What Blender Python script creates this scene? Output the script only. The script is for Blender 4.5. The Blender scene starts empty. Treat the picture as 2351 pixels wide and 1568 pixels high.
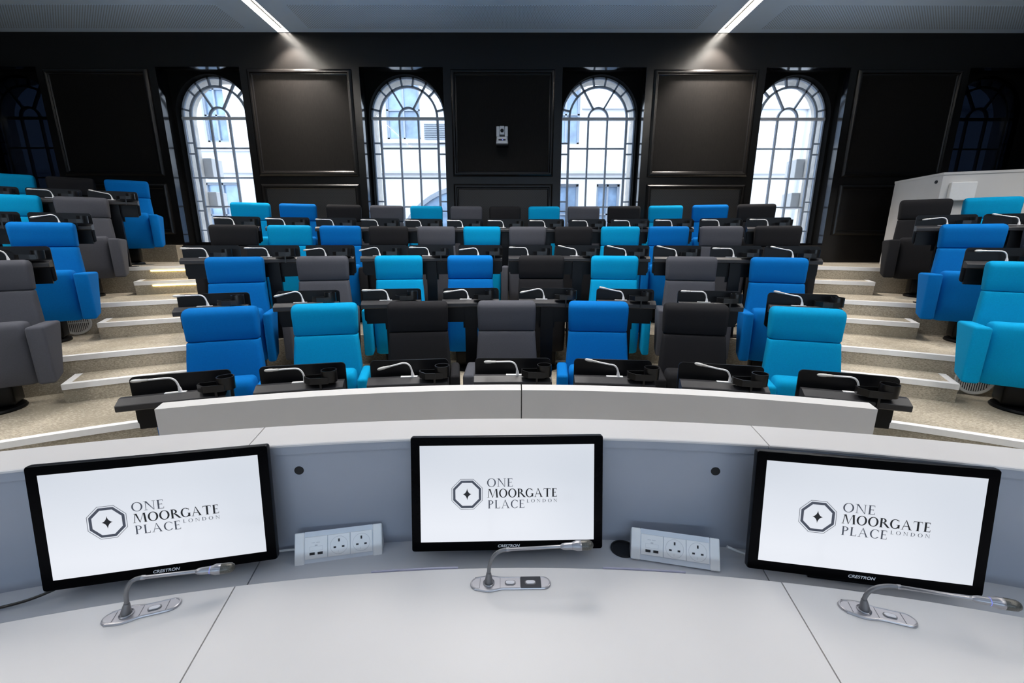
import bpy, bmesh, math, random
from mathutils import Vector, Matrix
from math import sin, cos, pi, radians as RAD, degrees as DEG, atan2, hypot, sqrt
random.seed(7)
SC = bpy.context.scene
COL = SC.collection

# ------------------------------------------------------------------ measurements
XC, YC = 0.0483, -3.2756            # centre that every arc of the room shares
ROWR = [6.9328, 8.0971, 9.2733, 10.4361, 11.60]   # radius of the headrests of each seat row
RISE = 0.3376                        # rise from one tier to the next
NOSE = [0, 7.063, 8.227, 9.403, 10.566]   # front edge of tiers 1-4
STEP = [0, 7.851, 9.019, 10.170]     # half-height steps on tiers 1-3
WALLY, CEILZ = 7.49, 4.79
SIDEX, BACKY = 9.3, -5.0

def polar(th, r, z=0.0):
    t = RAD(th)
    return Vector((XC + r*sin(t), YC + r*cos(t), z))

# ------------------------------------------------------------------ materials
MATS = {}
def mat(name, col, rough=0.5, metal=0.0, spec=0.5, var=0.06, nscale=40.0, bump=0.0, bscale=200.0, coat=0.0, sheen=0.0, emit=None, estr=0.0, stretch=None):
    m = bpy.data.materials.new(name); m.use_nodes = True
    nt = m.node_tree; N = nt.nodes; L = nt.links
    b = N['Principled BSDF']
    b.inputs['Roughness'].default_value = rough
    b.inputs['Metallic'].default_value = metal
    b.inputs['Specular IOR Level'].default_value = spec
    b.inputs['Coat Weight'].default_value = coat
    b.inputs['Coat Roughness'].default_value = 0.06
    b.inputs['Sheen Weight'].default_value = sheen
    tc = N.new('ShaderNodeTexCoord'); mp = N.new('ShaderNodeMapping')
    if stretch: mp.inputs['Scale'].default_value = stretch
    L.new(tc.outputs['Object'], mp.inputs['Vector'])
    nz = N.new('ShaderNodeTexNoise'); nz.inputs['Scale'].default_value = nscale; nz.inputs['Detail'].default_value = 3
    L.new(mp.outputs['Vector'], nz.inputs['Vector'])
    rp = N.new('ShaderNodeValToRGB')
    c0 = [max(0, c*(1-var)) for c in col]; c1 = [min(1, c*(1+var)) for c in col]
    rp.color_ramp.elements[0].position = 0.3; rp.color_ramp.elements[1].position = 0.7
    rp.color_ramp.elements[0].color = (*c0, 1); rp.color_ramp.elements[1].color = (*c1, 1)
    L.new(nz.outputs['Fac'], rp.inputs['Fac']); L.new(rp.outputs['Color'], b.inputs['Base Color'])
    if bump:
        n2 = N.new('ShaderNodeTexNoise'); n2.inputs['Scale'].default_value = bscale; n2.inputs['Detail'].default_value = 2
        L.new(mp.outputs['Vector'], n2.inputs['Vector'])
        bp = N.new('ShaderNodeBump'); bp.inputs['Strength'].default_value = bump; bp.inputs['Distance'].default_value = 0.002
        L.new(n2.outputs['Fac'], bp.inputs['Height']); L.new(bp.outputs['Normal'], b.inputs['Normal'])
    if emit:
        b.inputs['Emission Color'].default_value = (*emit, 1); b.inputs['Emission Strength'].default_value = estr
    MATS[name] = m
    return m

FAB = dict(rough=0.9, spec=0.12, var=0.05, nscale=120, bump=0.25, bscale=900)
mat('fabric_royal', (0.0, 0.137, 0.44), **FAB)
mat('fabric_turquoise', (0.0, 0.285, 0.545), **FAB)
mat('fabric_grey', (0.074, 0.077, 0.092), **FAB)
mat('fabric_black', (0.0155, 0.0155, 0.0175), **FAB)
mat('chair_base', (0.002, 0.002, 0.0024), rough=0.35, spec=0.2)
mat('desk_black', (0.0045, 0.005, 0.0065), rough=0.36, spec=0.22)
mat('desk_rail', (0.026, 0.026, 0.029), rough=0.42, spec=0.35)
mat('cup_plastic', (0.0055, 0.0055, 0.006), rough=0.3, spec=0.45)
mat('mic_white', (0.88, 0.88, 0.89), rough=0.3, spec=0.5)
mat('mic_tip', (0.66, 0.65, 0.63), rough=0.4, metal=0.3)
mat('white_laminate', (0.71, 0.69, 0.68), rough=0.42, spec=0.35, var=0.012, nscale=6)
mat('white_paint', (0.70, 0.69, 0.68), rough=0.5, spec=0.35, var=0.015, nscale=5)
mat('panel_shade_blue', (0.34, 0.37, 0.43), rough=0.28, spec=0.5, var=0.02, nscale=8)  # shade and bluish light on the desk back put into the colour
mat('shelf_laminate', (0.52, 0.53, 0.56), rough=0.35, spec=0.45, var=0.015, nscale=8)  # greyer than the worktop: the shelf's shade is put into the colour
mat('seam_dark', (0.18, 0.17, 0.16), rough=0.7)
mat('hole_dark', (0.004, 0.004, 0.005), rough=0.6)
mat('bezel', (0.0012, 0.0012, 0.0018), rough=0.25, spec=0.05)
mat('monitor_back', (0.006, 0.007, 0.011), rough=0.35, spec=0.2)
mat('silver', (0.36, 0.355, 0.375), rough=0.33, metal=0.9, var=0.03)
mat('silver_plate', (0.50, 0.485, 0.505), rough=0.34, metal=0.8, var=0.02)
mat('silver_dark', (0.20, 0.20, 0.21), rough=0.38, metal=0.6)
mat('dark_plate', (0.012, 0.013, 0.020), rough=0.3)
mat('mic_grille', (0.10, 0.098, 0.088), rough=0.35, metal=0.6, var=0.85, nscale=1300)
mat('button_white', (0.74, 0.73, 0.76), rough=0.35)
mat('socket_white', (0.92, 0.92, 0.92), var=0.01, rough=0.3, spec=0.5)
mat('socket_face', (0.94, 0.94, 0.94), var=0.01, rough=0.3)
mat('socket_alu', (0.70, 0.75, 0.82), rough=0.35, var=0.02)
mat('socket_line', (0.58, 0.58, 0.60), rough=0.5)
mat('black_hole', (0.006, 0.006, 0.007), rough=0.5)
mat('usb_blue', (0.05, 0.05, 0.06), rough=0.4)
mat('wall_black', (0.0078, 0.0071, 0.0066), rough=0.25, spec=0.4, var=0.08, nscale=60, bump=0.08, bscale=300)
mat('wall_matte', (0.004, 0.004, 0.004), rough=0.8, spec=0.1)
mat('wall_cloth', (0.0100, 0.0088, 0.0078), rough=0.6, spec=0.1, var=0.22, nscale=130, bump=0.2, bscale=500, stretch=(1, 1, 0.12))
mat('wall_gloss', (0.006, 0.006, 0.008), rough=0.13, spec=1.0, var=0.02)
mat('wall_plain', (0.20, 0.20, 0.21), rough=0.7)
mat('ceiling_paint', (0.62, 0.78, 0.99), rough=0.7, var=0.015, nscale=4)
mat('nosing', (0.86, 0.86, 0.86), rough=0.4, metal=0.0, var=0.02)
mat('window_steel', (0.42, 0.49, 0.60), rough=0.45, spec=0.4)
mat('window_bar_white', (0.62, 0.64, 0.67), rough=0.4)
mat('stone', (0.80, 0.76, 0.71), rough=0.85, var=0.12, nscale=9)
mat('facade_white', (0.80, 0.82, 0.86), rough=0.85, var=0.03, nscale=3)
mat('facade_trim', (0.62, 0.65, 0.70), rough=0.85, var=0.05, nscale=4)
mat('facade_frame', (0.33, 0.38, 0.46), rough=0.5)
mat('facade_glass', (0.24, 0.36, 0.54), rough=0.12, spec=0.8, var=0.35, nscale=2.2)
mat('street', (0.25, 0.25, 0.26), rough=0.9)
mat('ext_grey', (0.80, 0.80, 0.80), var=0.02, rough=0.7)
mat('cam_body', (0.78, 0.79, 0.82), var=0.015, rough=0.4)
mat('cam_dark', (0.008, 0.009, 0.012), rough=0.5, spec=0.3)
mat('cable_white', (0.72, 0.73, 0.73), rough=0.5)
mat('cable_black', (0.006, 0.006, 0.007), rough=0.45)
mat('grille', (0.62, 0.61, 0.58), rough=0.5)
mat('plastic_strip', (0.42, 0.41, 0.52), rough=0.2)
mat('logo_grey', (0.115, 0.12, 0.15), rough=0.5)
mat('logo_black', (0.008, 0.008, 0.010), rough=0.5)
mat('brand_white', (0.75, 0.75, 0.78), rough=0.4)
mat('light_strip', (0.9, 0.9, 0.9), rough=0.6, emit=(1.0, 0.955, 0.90), estr=42.0)
mat('light_house', (0.80, 0.78, 0.74), rough=0.5)
mat('led_yellow', (0.9, 0.8, 0.4), rough=0.6, emit=(1.0, 0.74, 0.22), estr=9.0)
mat('led_blue', (0.1, 0.1, 0.8), rough=0.5, emit=(0.20, 0.25, 1.0), estr=1.0)

def screen_mat():
    m = bpy.data.materials.new('screen_glow'); m.use_nodes = True
    nt = m.node_tree; N = nt.nodes; L = nt.links
    b = N['Principled BSDF']
    b.inputs['Base Color'].default_value = (0.02, 0.02, 0.02, 1); b.inputs['Roughness'].default_value = 0.15
    tc = N.new('ShaderNodeTexCoord'); nz = N.new('ShaderNodeTexNoise')
    nz.inputs['Scale'].default_value = 2.5; nz.inputs['Detail'].default_value = 0
    L.new(tc.outputs['Object'], nz.inputs['Vector'])
    rp = N.new('ShaderNodeValToRGB')
    rp.color_ramp.elements[0].position = 0.3; rp.color_ramp.elements[1].position = 0.62
    rp.color_ramp.elements[0].color = (0.66, 0.71, 0.79, 1); rp.color_ramp.elements[1].color = (0.86, 0.89, 0.96, 1)
    L.new(nz.outputs['Fac'], rp.inputs['Fac'])
    L.new(rp.outputs['Color'], b.inputs['Emission Color']); b.inputs['Emission Strength'].default_value = 0.93
    MATS['screen_glow'] = m
screen_mat()

def glass_mat(name, tint, fac=1.0, rough=0.0):
    m = bpy.data.materials.new(name); m.use_nodes = True
    nt = m.node_tree; N = nt.nodes; L = nt.links
    N.remove(N['Principled BSDF']); out = N['Material Output']
    tr = N.new('ShaderNodeBsdfTransparent'); tr.inputs['Color'].default_value = (*tint, 1)
    gl = N.new('ShaderNodeBsdfGlossy'); gl.inputs['Roughness'].default_value = rough
    fr = N.new('ShaderNodeFresnel'); fr.inputs['IOR'].default_value = 1.5
    nz = N.new('ShaderNodeTexNoise'); nz.inputs['Scale'].default_value = 1.4
    bp = N.new('ShaderNodeBump'); bp.inputs['Strength'].default_value = 0.04; bp.inputs['Distance'].default_value = 0.01
    L.new(nz.outputs['Fac'], bp.inputs['Height']); L.new(bp.outputs['Normal'], gl.inputs['Normal'])
    mx = N.new('ShaderNodeMixShader')
    L.new(fr.outputs['Fac'], mx.inputs[0]); L.new(tr.outputs[0], mx.inputs[1]); L.new(gl.outputs[0], mx.inputs[2])
    L.new(mx.outputs[0], out.inputs['Surface'])
    MATS[name] = m
glass_mat('glass_clear', (0.93, 0.96, 1.0))
glass_mat('glass_dark', (0.0013, 0.0021, 0.0042))

def carpet_mat(name, base, fleck, amount):
    m = bpy.data.materials.new(name); m.use_nodes = True
    nt = m.node_tree; N = nt.nodes; L = nt.links
    b = N['Principled BSDF']; b.inputs['Roughness'].default_value = 0.95; b.inputs['Specular IOR Level'].default_value = 0.1
    tc = N.new('ShaderNodeTexCoord'); mp = N.new('ShaderNodeMapping')
    mp.inputs['Rotation'].default_value = (0, 0, 0.5); mp.inputs['Scale'].default_value = (1.0, 2.6, 3.2)
    L.new(tc.outputs['Object'], mp.inputs['Vector'])
    n1 = N.new('ShaderNodeTexNoise'); n1.inputs['Scale'].default_value = 40; n1.inputs['Detail'].default_value = 8; n1.inputs['Roughness'].default_value = 0.8
    n2 = N.new('ShaderNodeTexNoise'); n2.inputs['Scale'].default_value = 1.6; n2.inputs['Detail'].default_value = 2
    L.new(mp.outputs['Vector'], n1.inputs['Vector']); L.new(tc.outputs['Object'], n2.inputs['Vector'])
    ad = N.new('ShaderNodeMath'); ad.operation = 'MULTIPLY_ADD'; ad.inputs[1].default_value = 0.35
    L.new(n2.outputs['Fac'], ad.inputs[0]); L.new(n1.outputs['Fac'], ad.inputs[2])
    rp = N.new('ShaderNodeValToRGB')
    rp.color_ramp.elements[0].position = 0.70-amount; rp.color_ramp.elements[1].position = 0.83-amount
    rp.color_ramp.elements[0].color = (*fleck, 1); rp.color_ramp.elements[1].color = (*base, 1)
    L.new(ad.outputs[0], rp.inputs['Fac']); L.new(rp.outputs['Color'], b.inputs['Base Color'])
    n3 = N.new('ShaderNodeTexNoise'); n3.inputs['Scale'].default_value = 500
    L.new(tc.outputs['Object'], n3.inputs['Vector'])
    bp = N.new('ShaderNodeBump'); bp.inputs['Strength'].default_value = 0.4; bp.inputs['Distance'].default_value = 0.004
    L.new(n3.outputs['Fac'], bp.inputs['Height']); L.new(bp.outputs['Normal'], b.inputs['Normal'])
    MATS[name] = m
carpet_mat('carpet', (0.52, 0.465, 0.375), (0.30, 0.265, 0.205), 0.07)

def perforated_mat():
    m = bpy.data.materials.new('ceiling_perforated'); m.use_nodes = True
    nt = m.node_tree; N = nt.nodes; L = nt.links
    b = N['Principled BSDF']; b.inputs['Roughness'].default_value = 0.7
    tc = N.new('ShaderNodeTexCoord'); mp = N.new('ShaderNodeMapping')
    mp.inputs['Scale'].default_value = (38, 38, 38); mp.inputs['Rotation'].default_value = (0, 0, pi/4)
    L.new(tc.outputs['Object'], mp.inputs['Vector'])
    fr = N.new('ShaderNodeVectorMath'); fr.operation = 'FRACTION'
    L.new(mp.outputs['Vector'], fr.inputs[0])
    sb = N.new('ShaderNodeVectorMath'); sb.operation = 'SUBTRACT'; sb.inputs[1].default_value = (0.5, 0.5, 0.5)
    L.new(fr.outputs[0], sb.inputs[0])
    ml = N.new('ShaderNodeVectorMath'); ml.operation = 'MULTIPLY'; ml.inputs[1].default_value = (1, 1, 0)
    L.new(sb.outputs[0], ml.inputs[0])
    ln = N.new('ShaderNodeVectorMath'); ln.operation = 'LENGTH'; L.new(ml.outputs[0], ln.inputs[0])
    rp = N.new('ShaderNodeValToRGB'); rp.color_ramp.elements[0].position = 0.24; rp.color_ramp.elements[1].position = 0.30
    rp.color_ramp.elements[0].color = (0.20, 0.25, 0.32, 1); rp.color_ramp.elements[1].color = (0.62, 0.78, 0.99, 1)
    L.new(ln.outputs['Value'], rp.inputs['Fac']); L.new(rp.outputs['Color'], b.inputs['Base Color'])
    MATS['ceiling_perforated'] = m
perforated_mat()

def fine_hole_mat():
    m = bpy.data.materials.new('grille_cloth'); m.use_nodes = True
    nt = m.node_tree; N = nt.nodes; L = nt.links
    b = N['Principled BSDF']; b.inputs['Roughness'].default_value = 0.5
    tc = N.new('ShaderNodeTexCoord'); mp = N.new('ShaderNodeMapping')
    mp.inputs['Scale'].default_value = (34, 34, 34); mp.inputs['Rotation'].default_value = (0, pi/4, 0)
    L.new(tc.outputs['Object'], mp.inputs['Vector'])
    fr = N.new('ShaderNodeVectorMath'); fr.operation = 'FRACTION'; L.new(mp.outputs['Vector'], fr.inputs[0])
    sb = N.new('ShaderNodeVectorMath'); sb.operation = 'SUBTRACT'; sb.inputs[1].default_value = (0.5, 0.5, 0.5); L.new(fr.outputs[0], sb.inputs[0])
    ml = N.new('ShaderNodeVectorMath'); ml.operation = 'MULTIPLY'; ml.inputs[1].default_value = (1, 0, 1); L.new(sb.outputs[0], ml.inputs[0])
    ln = N.new('ShaderNodeVectorMath'); ln.operation = 'LENGTH'; L.new(ml.outputs[0], ln.inputs[0])
    rp = N.new('ShaderNodeValToRGB'); rp.color_ramp.elements[0].position = 0.22; rp.color_ramp.elements[1].position = 0.30
    rp.color_ramp.elements[0].color = (0.004, 0.004, 0.004, 1); rp.color_ramp.elements[1].color = (0.012, 0.011, 0.011, 1)
    L.new(ln.outputs['Value'], rp.inputs['Fac']); L.new(rp.outputs['Color'], b.inputs['Base Color'])
    MATS['grille_cloth'] = m
fine_hole_mat()

# ------------------------------------------------------------------ mesh helpers
def mesh(name, bm, m, smooth=False, sharp=35):
    bmesh.ops.recalc_face_normals(bm, faces=bm.faces[:])
    if smooth:
        for f in bm.faces: f.smooth = True
        for e in bm.edges:
            if len(e.link_faces) == 2 and e.calc_face_angle(0) > RAD(sharp): e.smooth = False
    me = bpy.data.meshes.new(name); bm.to_mesh(me); bm.free()
    me.materials.append(MATS[m] if isinstance(m, str) else m)
    return me

def obj(name, me, parent=None, loc=None, rot=None, label=None):
    o = bpy.data.objects.new(name, me); COL.objects.link(o)
    if parent is not None: o.parent = parent
    if loc is not None: o.location = loc
    if rot is not None: o.rotation_euler = rot
    if label: o['label'] = label
    return o

def tag(o, label, cat, group=None):
    o['label'] = label; o['category'] = cat
    if group: o['group'] = group
    return o

def thing(name, label, cat, loc=(0, 0, 0), rz=0.0, group=None):
    o = bpy.data.objects.new(name, None); COL.objects.link(o)
    o.empty_display_size = 0.05; o.location = loc; o.rotation_euler = (0, 0, rz)
    return tag(o, label, cat, group)

def struct(name, me, parent=None, label=None):
    o = obj(name, me, parent)
    if parent is None: o['kind'] = 'structure'
    if label: o['label'] = label
    return o

def box(bm, x0, x1, y0, y1, z0, z1, M=None):
    r = bmesh.ops.create_cube(bm, size=1.0)
    T = Matrix.Translation(((x0+x1)/2, (y0+y1)/2, (z0+z1)/2)) @ Matrix.Diagonal((abs(x1-x0), abs(y1-y0), abs(z1-z0), 1))
    if M is not None: T = M @ T
    bmesh.ops.transform(bm, matrix=T, verts=r['verts'])
    return r['verts']

def bevel(bm, w, seg=2, edges=None):
    bmesh.ops.bevel(bm, geom=edges or bm.edges[:], offset=w, segments=seg, profile=0.5, affect='EDGES')

def bbox(x0, x1, y0, y1, z0, z1, w=0.0, seg=2):
    bm = bmesh.new(); box(bm, x0, x1, y0, y1, z0, z1)
    if w: bevel(bm, w, seg)
    return bm

def prism(bm, pts, axis, a, b):
    """extrude polygon pts (2D) along an axis from a to b"""
    def P(p, t):
        return {'x': (t, p[0], p[1]), 'y': (p[0], t, p[1]), 'z': (p[0], p[1], t)}[axis]
    va = [bm.verts.new(P(p, a)) for p in pts]; vb = [bm.verts.new(P(p, b)) for p in pts]
    n = len(pts)
    bm.faces.new(va); bm.faces.new(vb[::-1])
    for i in range(n): bm.faces.new((va[i], va[(i+1) % n], vb[(i+1) % n], vb[i]))

def loft(bm, secs, cap0=True, cap1=True):
    rows = [[bm.verts.new(p) for p in s] for s in secs]
    n = len(rows[0])
    for a, b in zip(rows, rows[1:]):
        for i in range(n): bm.faces.new((a[i], a[(i+1) % n], b[(i+1) % n], b[i]))
    if cap0: bm.faces.new(rows[0][::-1])
    if cap1: bm.faces.new(rows[-1])

def rrect(w, d, r, n=4):
    """rounded rectangle loop centred on 0, half extents w,d"""
    r = min(r, w*0.999, d*0.999); pts = []
    for cx, cy, a0 in ((w-r, d-r, 0), (-(w-r), d-r, 90), (-(w-r), -(d-r), 180), (w-r, -(d-r), 270)):
        for k in range(n+1):
            a = RAD(a0+90*k/n); pts.append((cx+r*cos(a), cy+r*sin(a)))
    return pts

def tube(bm, path, radii, n=10, cap=True):
    path = [Vector(p) for p in path]
    if not isinstance(radii, (list, tuple)): radii = [radii]*len(path)
    secs = []; up = None
    for i, p in enumerate(path):
        t = (path[min(i+1, len(path)-1)]-path[max(i-1, 0)]).normalized()
        if up is None:
            up = Vector((0, 0, 1)) if abs(t.z) < 0.9 else Vector((0, 1, 0))
        u = t.cross(up).normalized(); v = u.cross(t).normalized(); up = v
        secs.append([p+(u*cos(2*pi*k/n)+v*sin(2*pi*k/n))*radii[i] for k in range(n)])
    loft(bm, secs, cap, cap)

def bez(p0, p1, p2, p3, n=8):
    p0, p1, p2, p3 = map(Vector, (p0, p1, p2, p3))
    return [p0*(1-t)**3+p1*3*t*(1-t)**2+p2*3*t*t*(1-t)+p3*t**3 for t in [k/n for k in range(n+1)]]

def lathe(bm, prof, n=24, cx=0, cy=0, M=None):
    secs = [[Vector((cx+r*cos(2*pi*k/n), cy+r*sin(2*pi*k/n), z)) for k in range(n)] for r, z in prof]
    if M is not None: secs = [[M @ p for p in s] for s in secs]
    loft(bm, secs)

def arc_prism(bm, th0, th1, prof, step=1.0, c=(XC, YC)):
    """sweep profile (r,z) around the room centre from th0 to th1 (degrees)"""
    n = max(1, int(abs(th1-th0)/step+0.999))
    secs = []
    for k in range(n+1):
        t = RAD(th0+(th1-th0)*k/n)
        secs.append([(c[0]+r*sin(t), c[1]+r*cos(t), z) for r, z in prof])
    loft(bm, secs)

# ------------------------------------------------------------------ room shell
bm = bmesh.new(); box(bm, -SIDEX, SIDEX, BACKY, 9.0, -0.15, 0.0)
struct('floor', mesh('floor', bm, 'carpet'))
def outer_r(t):
    t = RAD(t); r = 30.0
    if cos(t) > 1e-6: r = min(r, (WALLY+0.02-YC)/cos(t))
    if abs(sin(t)) > 1e-6: r = min(r, ((SIDEX+0.02)-abs(XC))/abs(sin(t)))
    return r
for k in range(1, 5):
    bm = bmesh.new(); secs = []
    for i in range(97):
        t = -60+120*i/96; tr = RAD(t); r0 = NOSE[k]; r1 = outer_r(t)
        r0 = min(r0, r1-0.01)
        z0, z1 = RISE*(k-1)-0.02, RISE*k
        secs.append([(XC+r*sin(tr), YC+r*cos(tr), z) for r, z in ((r0, z0), (r0, z1), (r1, z1), (r1, z0))])
    loft(bm, secs)
    struct('floor_tier', mesh('floor_tier', bm, 'carpet'), label='carpeted seating tier %s above the lecture floor' % ('one two three four'.split()[k-1]))
# half steps in the two aisles, with aluminium edges
AISLE = {-1: {1: (-30.0, -20.5), 2: (-29.9, -21.0), 3: (-29.1, -21.0)}, 1: {1: (20.2, 29.3), 2: (20.2, 29.0), 3: (20.3, 27.75)}}
def nosing(bm, a0, a1, r, z):
    arc_prism(bm, a0, a1, [(r-0.006, z-0.045), (r-0.006, z+0.004), (r+0.052, z+0.004), (r+0.052, z-0.004), (r, z-0.004), (r, z-0.045)], 0.5)
tn = 0
SIDES = {-1: 'left', 1: 'right'}
for s in (-1, 1):
    for k in (1, 2, 3):
        a0, a1 = AISLE[s][k]; z = RISE*(k+0.5)
        bm = bmesh.new(); arc_prism(bm, a0, a1, [(STEP[k], RISE*k-0.01), (STEP[k], z), (NOSE[k+1]+0.01, z), (NOSE[k+1]+0.01, RISE*k-0.01)], 0.5)
        struct('stair_step', mesh('stair_step', bm, 'carpet'))
        bm = bmesh.new(); nosing(bm, a0, a1, STEP[k], z)
        outer = a0 if s < 0 else a1           # return of the edging along the free end of the step
        e0 = polar(outer, STEP[k]-0.004, z+0.0045); d = (polar(outer, NOSE[k+1]-0.03, z+0.0045)-e0)
        n = Vector((d.y, -d.x, 0)).normalized()*(-s)
        prism_pts = [e0, e0+d, e0+d+n*0.05, e0+n*0.05]
        va = [bm.verts.new(p) for p in prism_pts]; vb = [bm.verts.new(p-Vector((0, 0, 0.009))) for p in prism_pts]
        bm.faces.new(va); bm.faces.new(vb[::-1])
        for i in range(4): bm.faces.new((va[i], va[(i+1) % 4], vb[(i+1) % 4], vb[i]))
        o2 = [e0-n*0.004, e0+d-n*0.004]
        vs = [bm.verts.new(o2[0]), bm.verts.new(o2[1]), bm.verts.new(o2[1]-Vector((0, 0, .05))), bm.verts.new(o2[0]-Vector((0, 0, .05)))]
        bm.faces.new(vs)
        vs2 = [bm.verts.new(v.co+n*0.004) for v in vs]; bm.faces.new(vs2[::-1])
        for i in range(4): bm.faces.new((vs[i], vs[(i+1) % 4], vs2[(i+1) % 4], vs2[i]))
        tn += 1; struct('trim_%d' % tn, mesh('step_nosing', bm, 'nosing'), label='aluminium edge of a half step in the %s aisle' % SIDES[s])
    for k in (1, 2, 3, 4):
        lim = {1: (17.0, 50.0), 2: (19.8, 38), 3: (20.0, 36), 4: (20.2, 34 if s < 0 else 29)}[k]
        a0, a1 = sorted((s*lim[0], s*lim[1]))
        bm = bmesh.new(); nosing(bm, a0, a1, NOSE[k], RISE*k)
        tn += 1; struct('trim_%d' % tn, mesh('tier_nosing', bm, 'nosing'), label='aluminium edge of a seating tier in the %s aisle' % SIDES[s])

# ceiling, side and front walls
bm = bmesh.new(); box(bm, -SIDEX-0.2, SIDEX+0.2, BACKY-0.2, WALLY+0.4, CEILZ, CEILZ+0.2)
LX = (-3.49, 3.20); LW = 0.088; SLOT = 0.085
bm.free(); bm = bmesh.new()
xs = [-SIDEX-0.2, LX[0]-LW, LX[0]+LW, LX[1]-LW, LX[1]+LW, SIDEX+0.2]
for i in (0, 2, 4): box(bm, xs[i], xs[i+1], BACKY-0.2, WALLY+0.42, CEILZ, CEILZ+0.2)
for i in (1, 3): box(bm, xs[i], xs[i+1], BACKY-0.2, WALLY+0.42, CEILZ+SLOT, CEILZ+0.2)
struct('ceiling', mesh('ceiling', bm, 'ceiling_paint'))
for x0, x1 in ((-9.0, -4.0), (-3.05, 2.75), (3.72, 9.0)):
    for y0, y1 in ((6.70, 7.36), (5.5, 6.5)):
        bm = bmesh.new(); box(bm, x0, x1, y0, y1, CEILZ-0.004, CEILZ+0.001)
        o = struct('ceiling_panel', mesh('ceiling_panel', bm, 'ceiling_perforated'))
for s, nm in ((-1, 'left'), (1, 'right')):
    bm = bmesh.new(); box(bm, s*SIDEX, s*(SIDEX+0.2), BACKY-0.2, WALLY+0.4, -0.1, CEILZ)
    struct('wall_'+nm, mesh('wall_'+nm, bm, 'wall_black'))
bm = bmesh.new(); box(bm, -SIDEX, SIDEX, BACKY-0.2, BACKY, -0.1, CEILZ)
struct('wall_front', mesh('wall_front', bm, 'wall_plain'))

# back wall with six deep window recesses
WX = [-0.155+3.16*(i-2.5) for i in range(6)]
RECW, RECT, SILL, WTH = 0.655, 4.325, 1.63, 0.42
bm = bmesh.new()
box(bm, -SIDEX, SIDEX, WALLY, WALLY+WTH, -0.1, SILL)
box(bm, -SIDEX, SIDEX, WALLY, WALLY+WTH, RECT, CEILZ+0.01)
edges = [-SIDEX]
for x in WX: edges += [x-RECW, x+RECW]
edges.append(SIDEX)
for i in range(0, len(edges), 2): box(bm, edges[i], edges[i+1], WALLY, WALLY+WTH, SILL, RECT)
struct('wall_back', mesh('wall_back', bm, 'wall_black'))
bm = bmesh.new(); box(bm, -SIDEX, WX[1]-RECW-0.03, 7.33, WALLY+0.01, RISE*4-0.01, 1.625)
struct('baseboard_back', mesh('baseboard_back', bm, 'carpet'), label='carpeted plinth along the foot of the back wall, left end')

def frame_moulding(x0, x1, z0, z1, w=0.085, d=0.042):
    """picture-frame moulding standing proud of the back wall"""
    bm = bmesh.new()
    prof = [(0.0, 0.0), (0.0, 0.018), (0.012, 0.030), (0.030, d), (0.048, d), (0.060, 0.020), (0.070, 0.020), (w, 0.006), (w, 0.0)]
    secs = []
    for cx, cz, sx, sz in ((x0, z0, 1, 1), (x1, z0, -1, 1), (x1, z1, -1, -1), (x0, z1, 1, -1)):
        secs.append([(cx+sx*a, WALLY-b, cz+sz*a) for a, b in prof])
    rows = [[bm.verts.new(p) for p in s] for s in secs]; n = len(prof)
    for i in range(4):
        a, b = rows[i], rows[(i+1) % 4]
        for j in range(n-1): bm.faces.new((a[j], a[j+1], b[j+1], b[j]))
    return bm
for i in range(-1, 6):
    x0 = (WX[i]+RECW if i >= 0 else -SIDEX) + 0.115
    x1 = (WX[i+1]-RECW if i < 5 else SIDEX) - 0.115
    if x1-x0 < 0.4: continue
    if i == -1 or i == 5: continue
    for z0, z1, mt in ((2.72, 4.283, 'wall_cloth'), (1.80, 2.605, 'grille_cloth' if 1 <= i <= 3 else 'wall_black')):
        tn += 1
        t = struct('trim_%d' % tn, mesh('wall_moulding', frame_moulding(x0, x1, z0, z1), 'wall_black'))
        bm = bmesh.new(); box(bm, x0+0.075, x1-0.075, WALLY-0.008, WALLY+0.002, z0+0.075, z1-0.075)
        struct('wall_inset', mesh('wall_inset', bm, mt), t)

# windows -------------------------------------------------------------------
HW, SPR, BOT = 0.618, 3.685, 1.666
def arch_loop(hw, spr, bot, n=28):
    p = [(hw*cos(pi*k/n), spr+hw*sin(pi*k/n)) for k in range(n+1)]
    m = 7
    p += [(-hw, spr+(bot-spr)*k/m) for k in range(1, m+1)]
    p += [(-hw+2*hw*k/6, bot) for k in range(1, 7)]
    p += [(hw, bot+(spr-bot)*k/m) for k in range(1, m)]
    return p
def rect_loop(hw, top, bot, ref, cz):
    out = []
    for x, z in ref:
        dx, dz = x, z-cz; s = 1e9
        if abs(dx) > 1e-6: s = min(s, hw/abs(dx))
        if dz > 1e-6: s = min(s, (top-cz)/dz)
        if dz < -1e-6: s = min(s, (bot-cz)/dz)
        out.append((dx*s, cz+dz*s))
    return out
def arched_plate(x, y0, y1, hw_out, top, bot, hole):
    bm = bmesh.new(); ref = arch_loop(*hole); ro = rect_loop(hw_out, top, bot, ref, 2.9); n = len(ref)
    L4 = [[bm.verts.new((x+p[0], y, p[1])) for p in lp] for lp, y in ((ref, y0), (ro, y0), (ro, y1), (ref, y1))]
    for a, b in ((0, 1), (1, 2), (2, 3), (3, 0)):
        for i in range(n):
            bm.faces.new((L4[a][i], L4[a][(i+1) % n], L4[b][(i+1) % n], L4[b][i]))
    return bm
def bar(bm, p0, p1, w, y0, y1):
    a, b = Vector((p0[0], 0, p0[1])), Vector((p1[0], 0, p1[1])); d = (b-a).normalized(); n = Vector((-d.z, 0, d.x))*w/2
    pts = [a+n, b+n, b-n, a-n]
    prism(bm, [(p.x, p.z) for p in pts], 'y', y0, y1)
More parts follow.
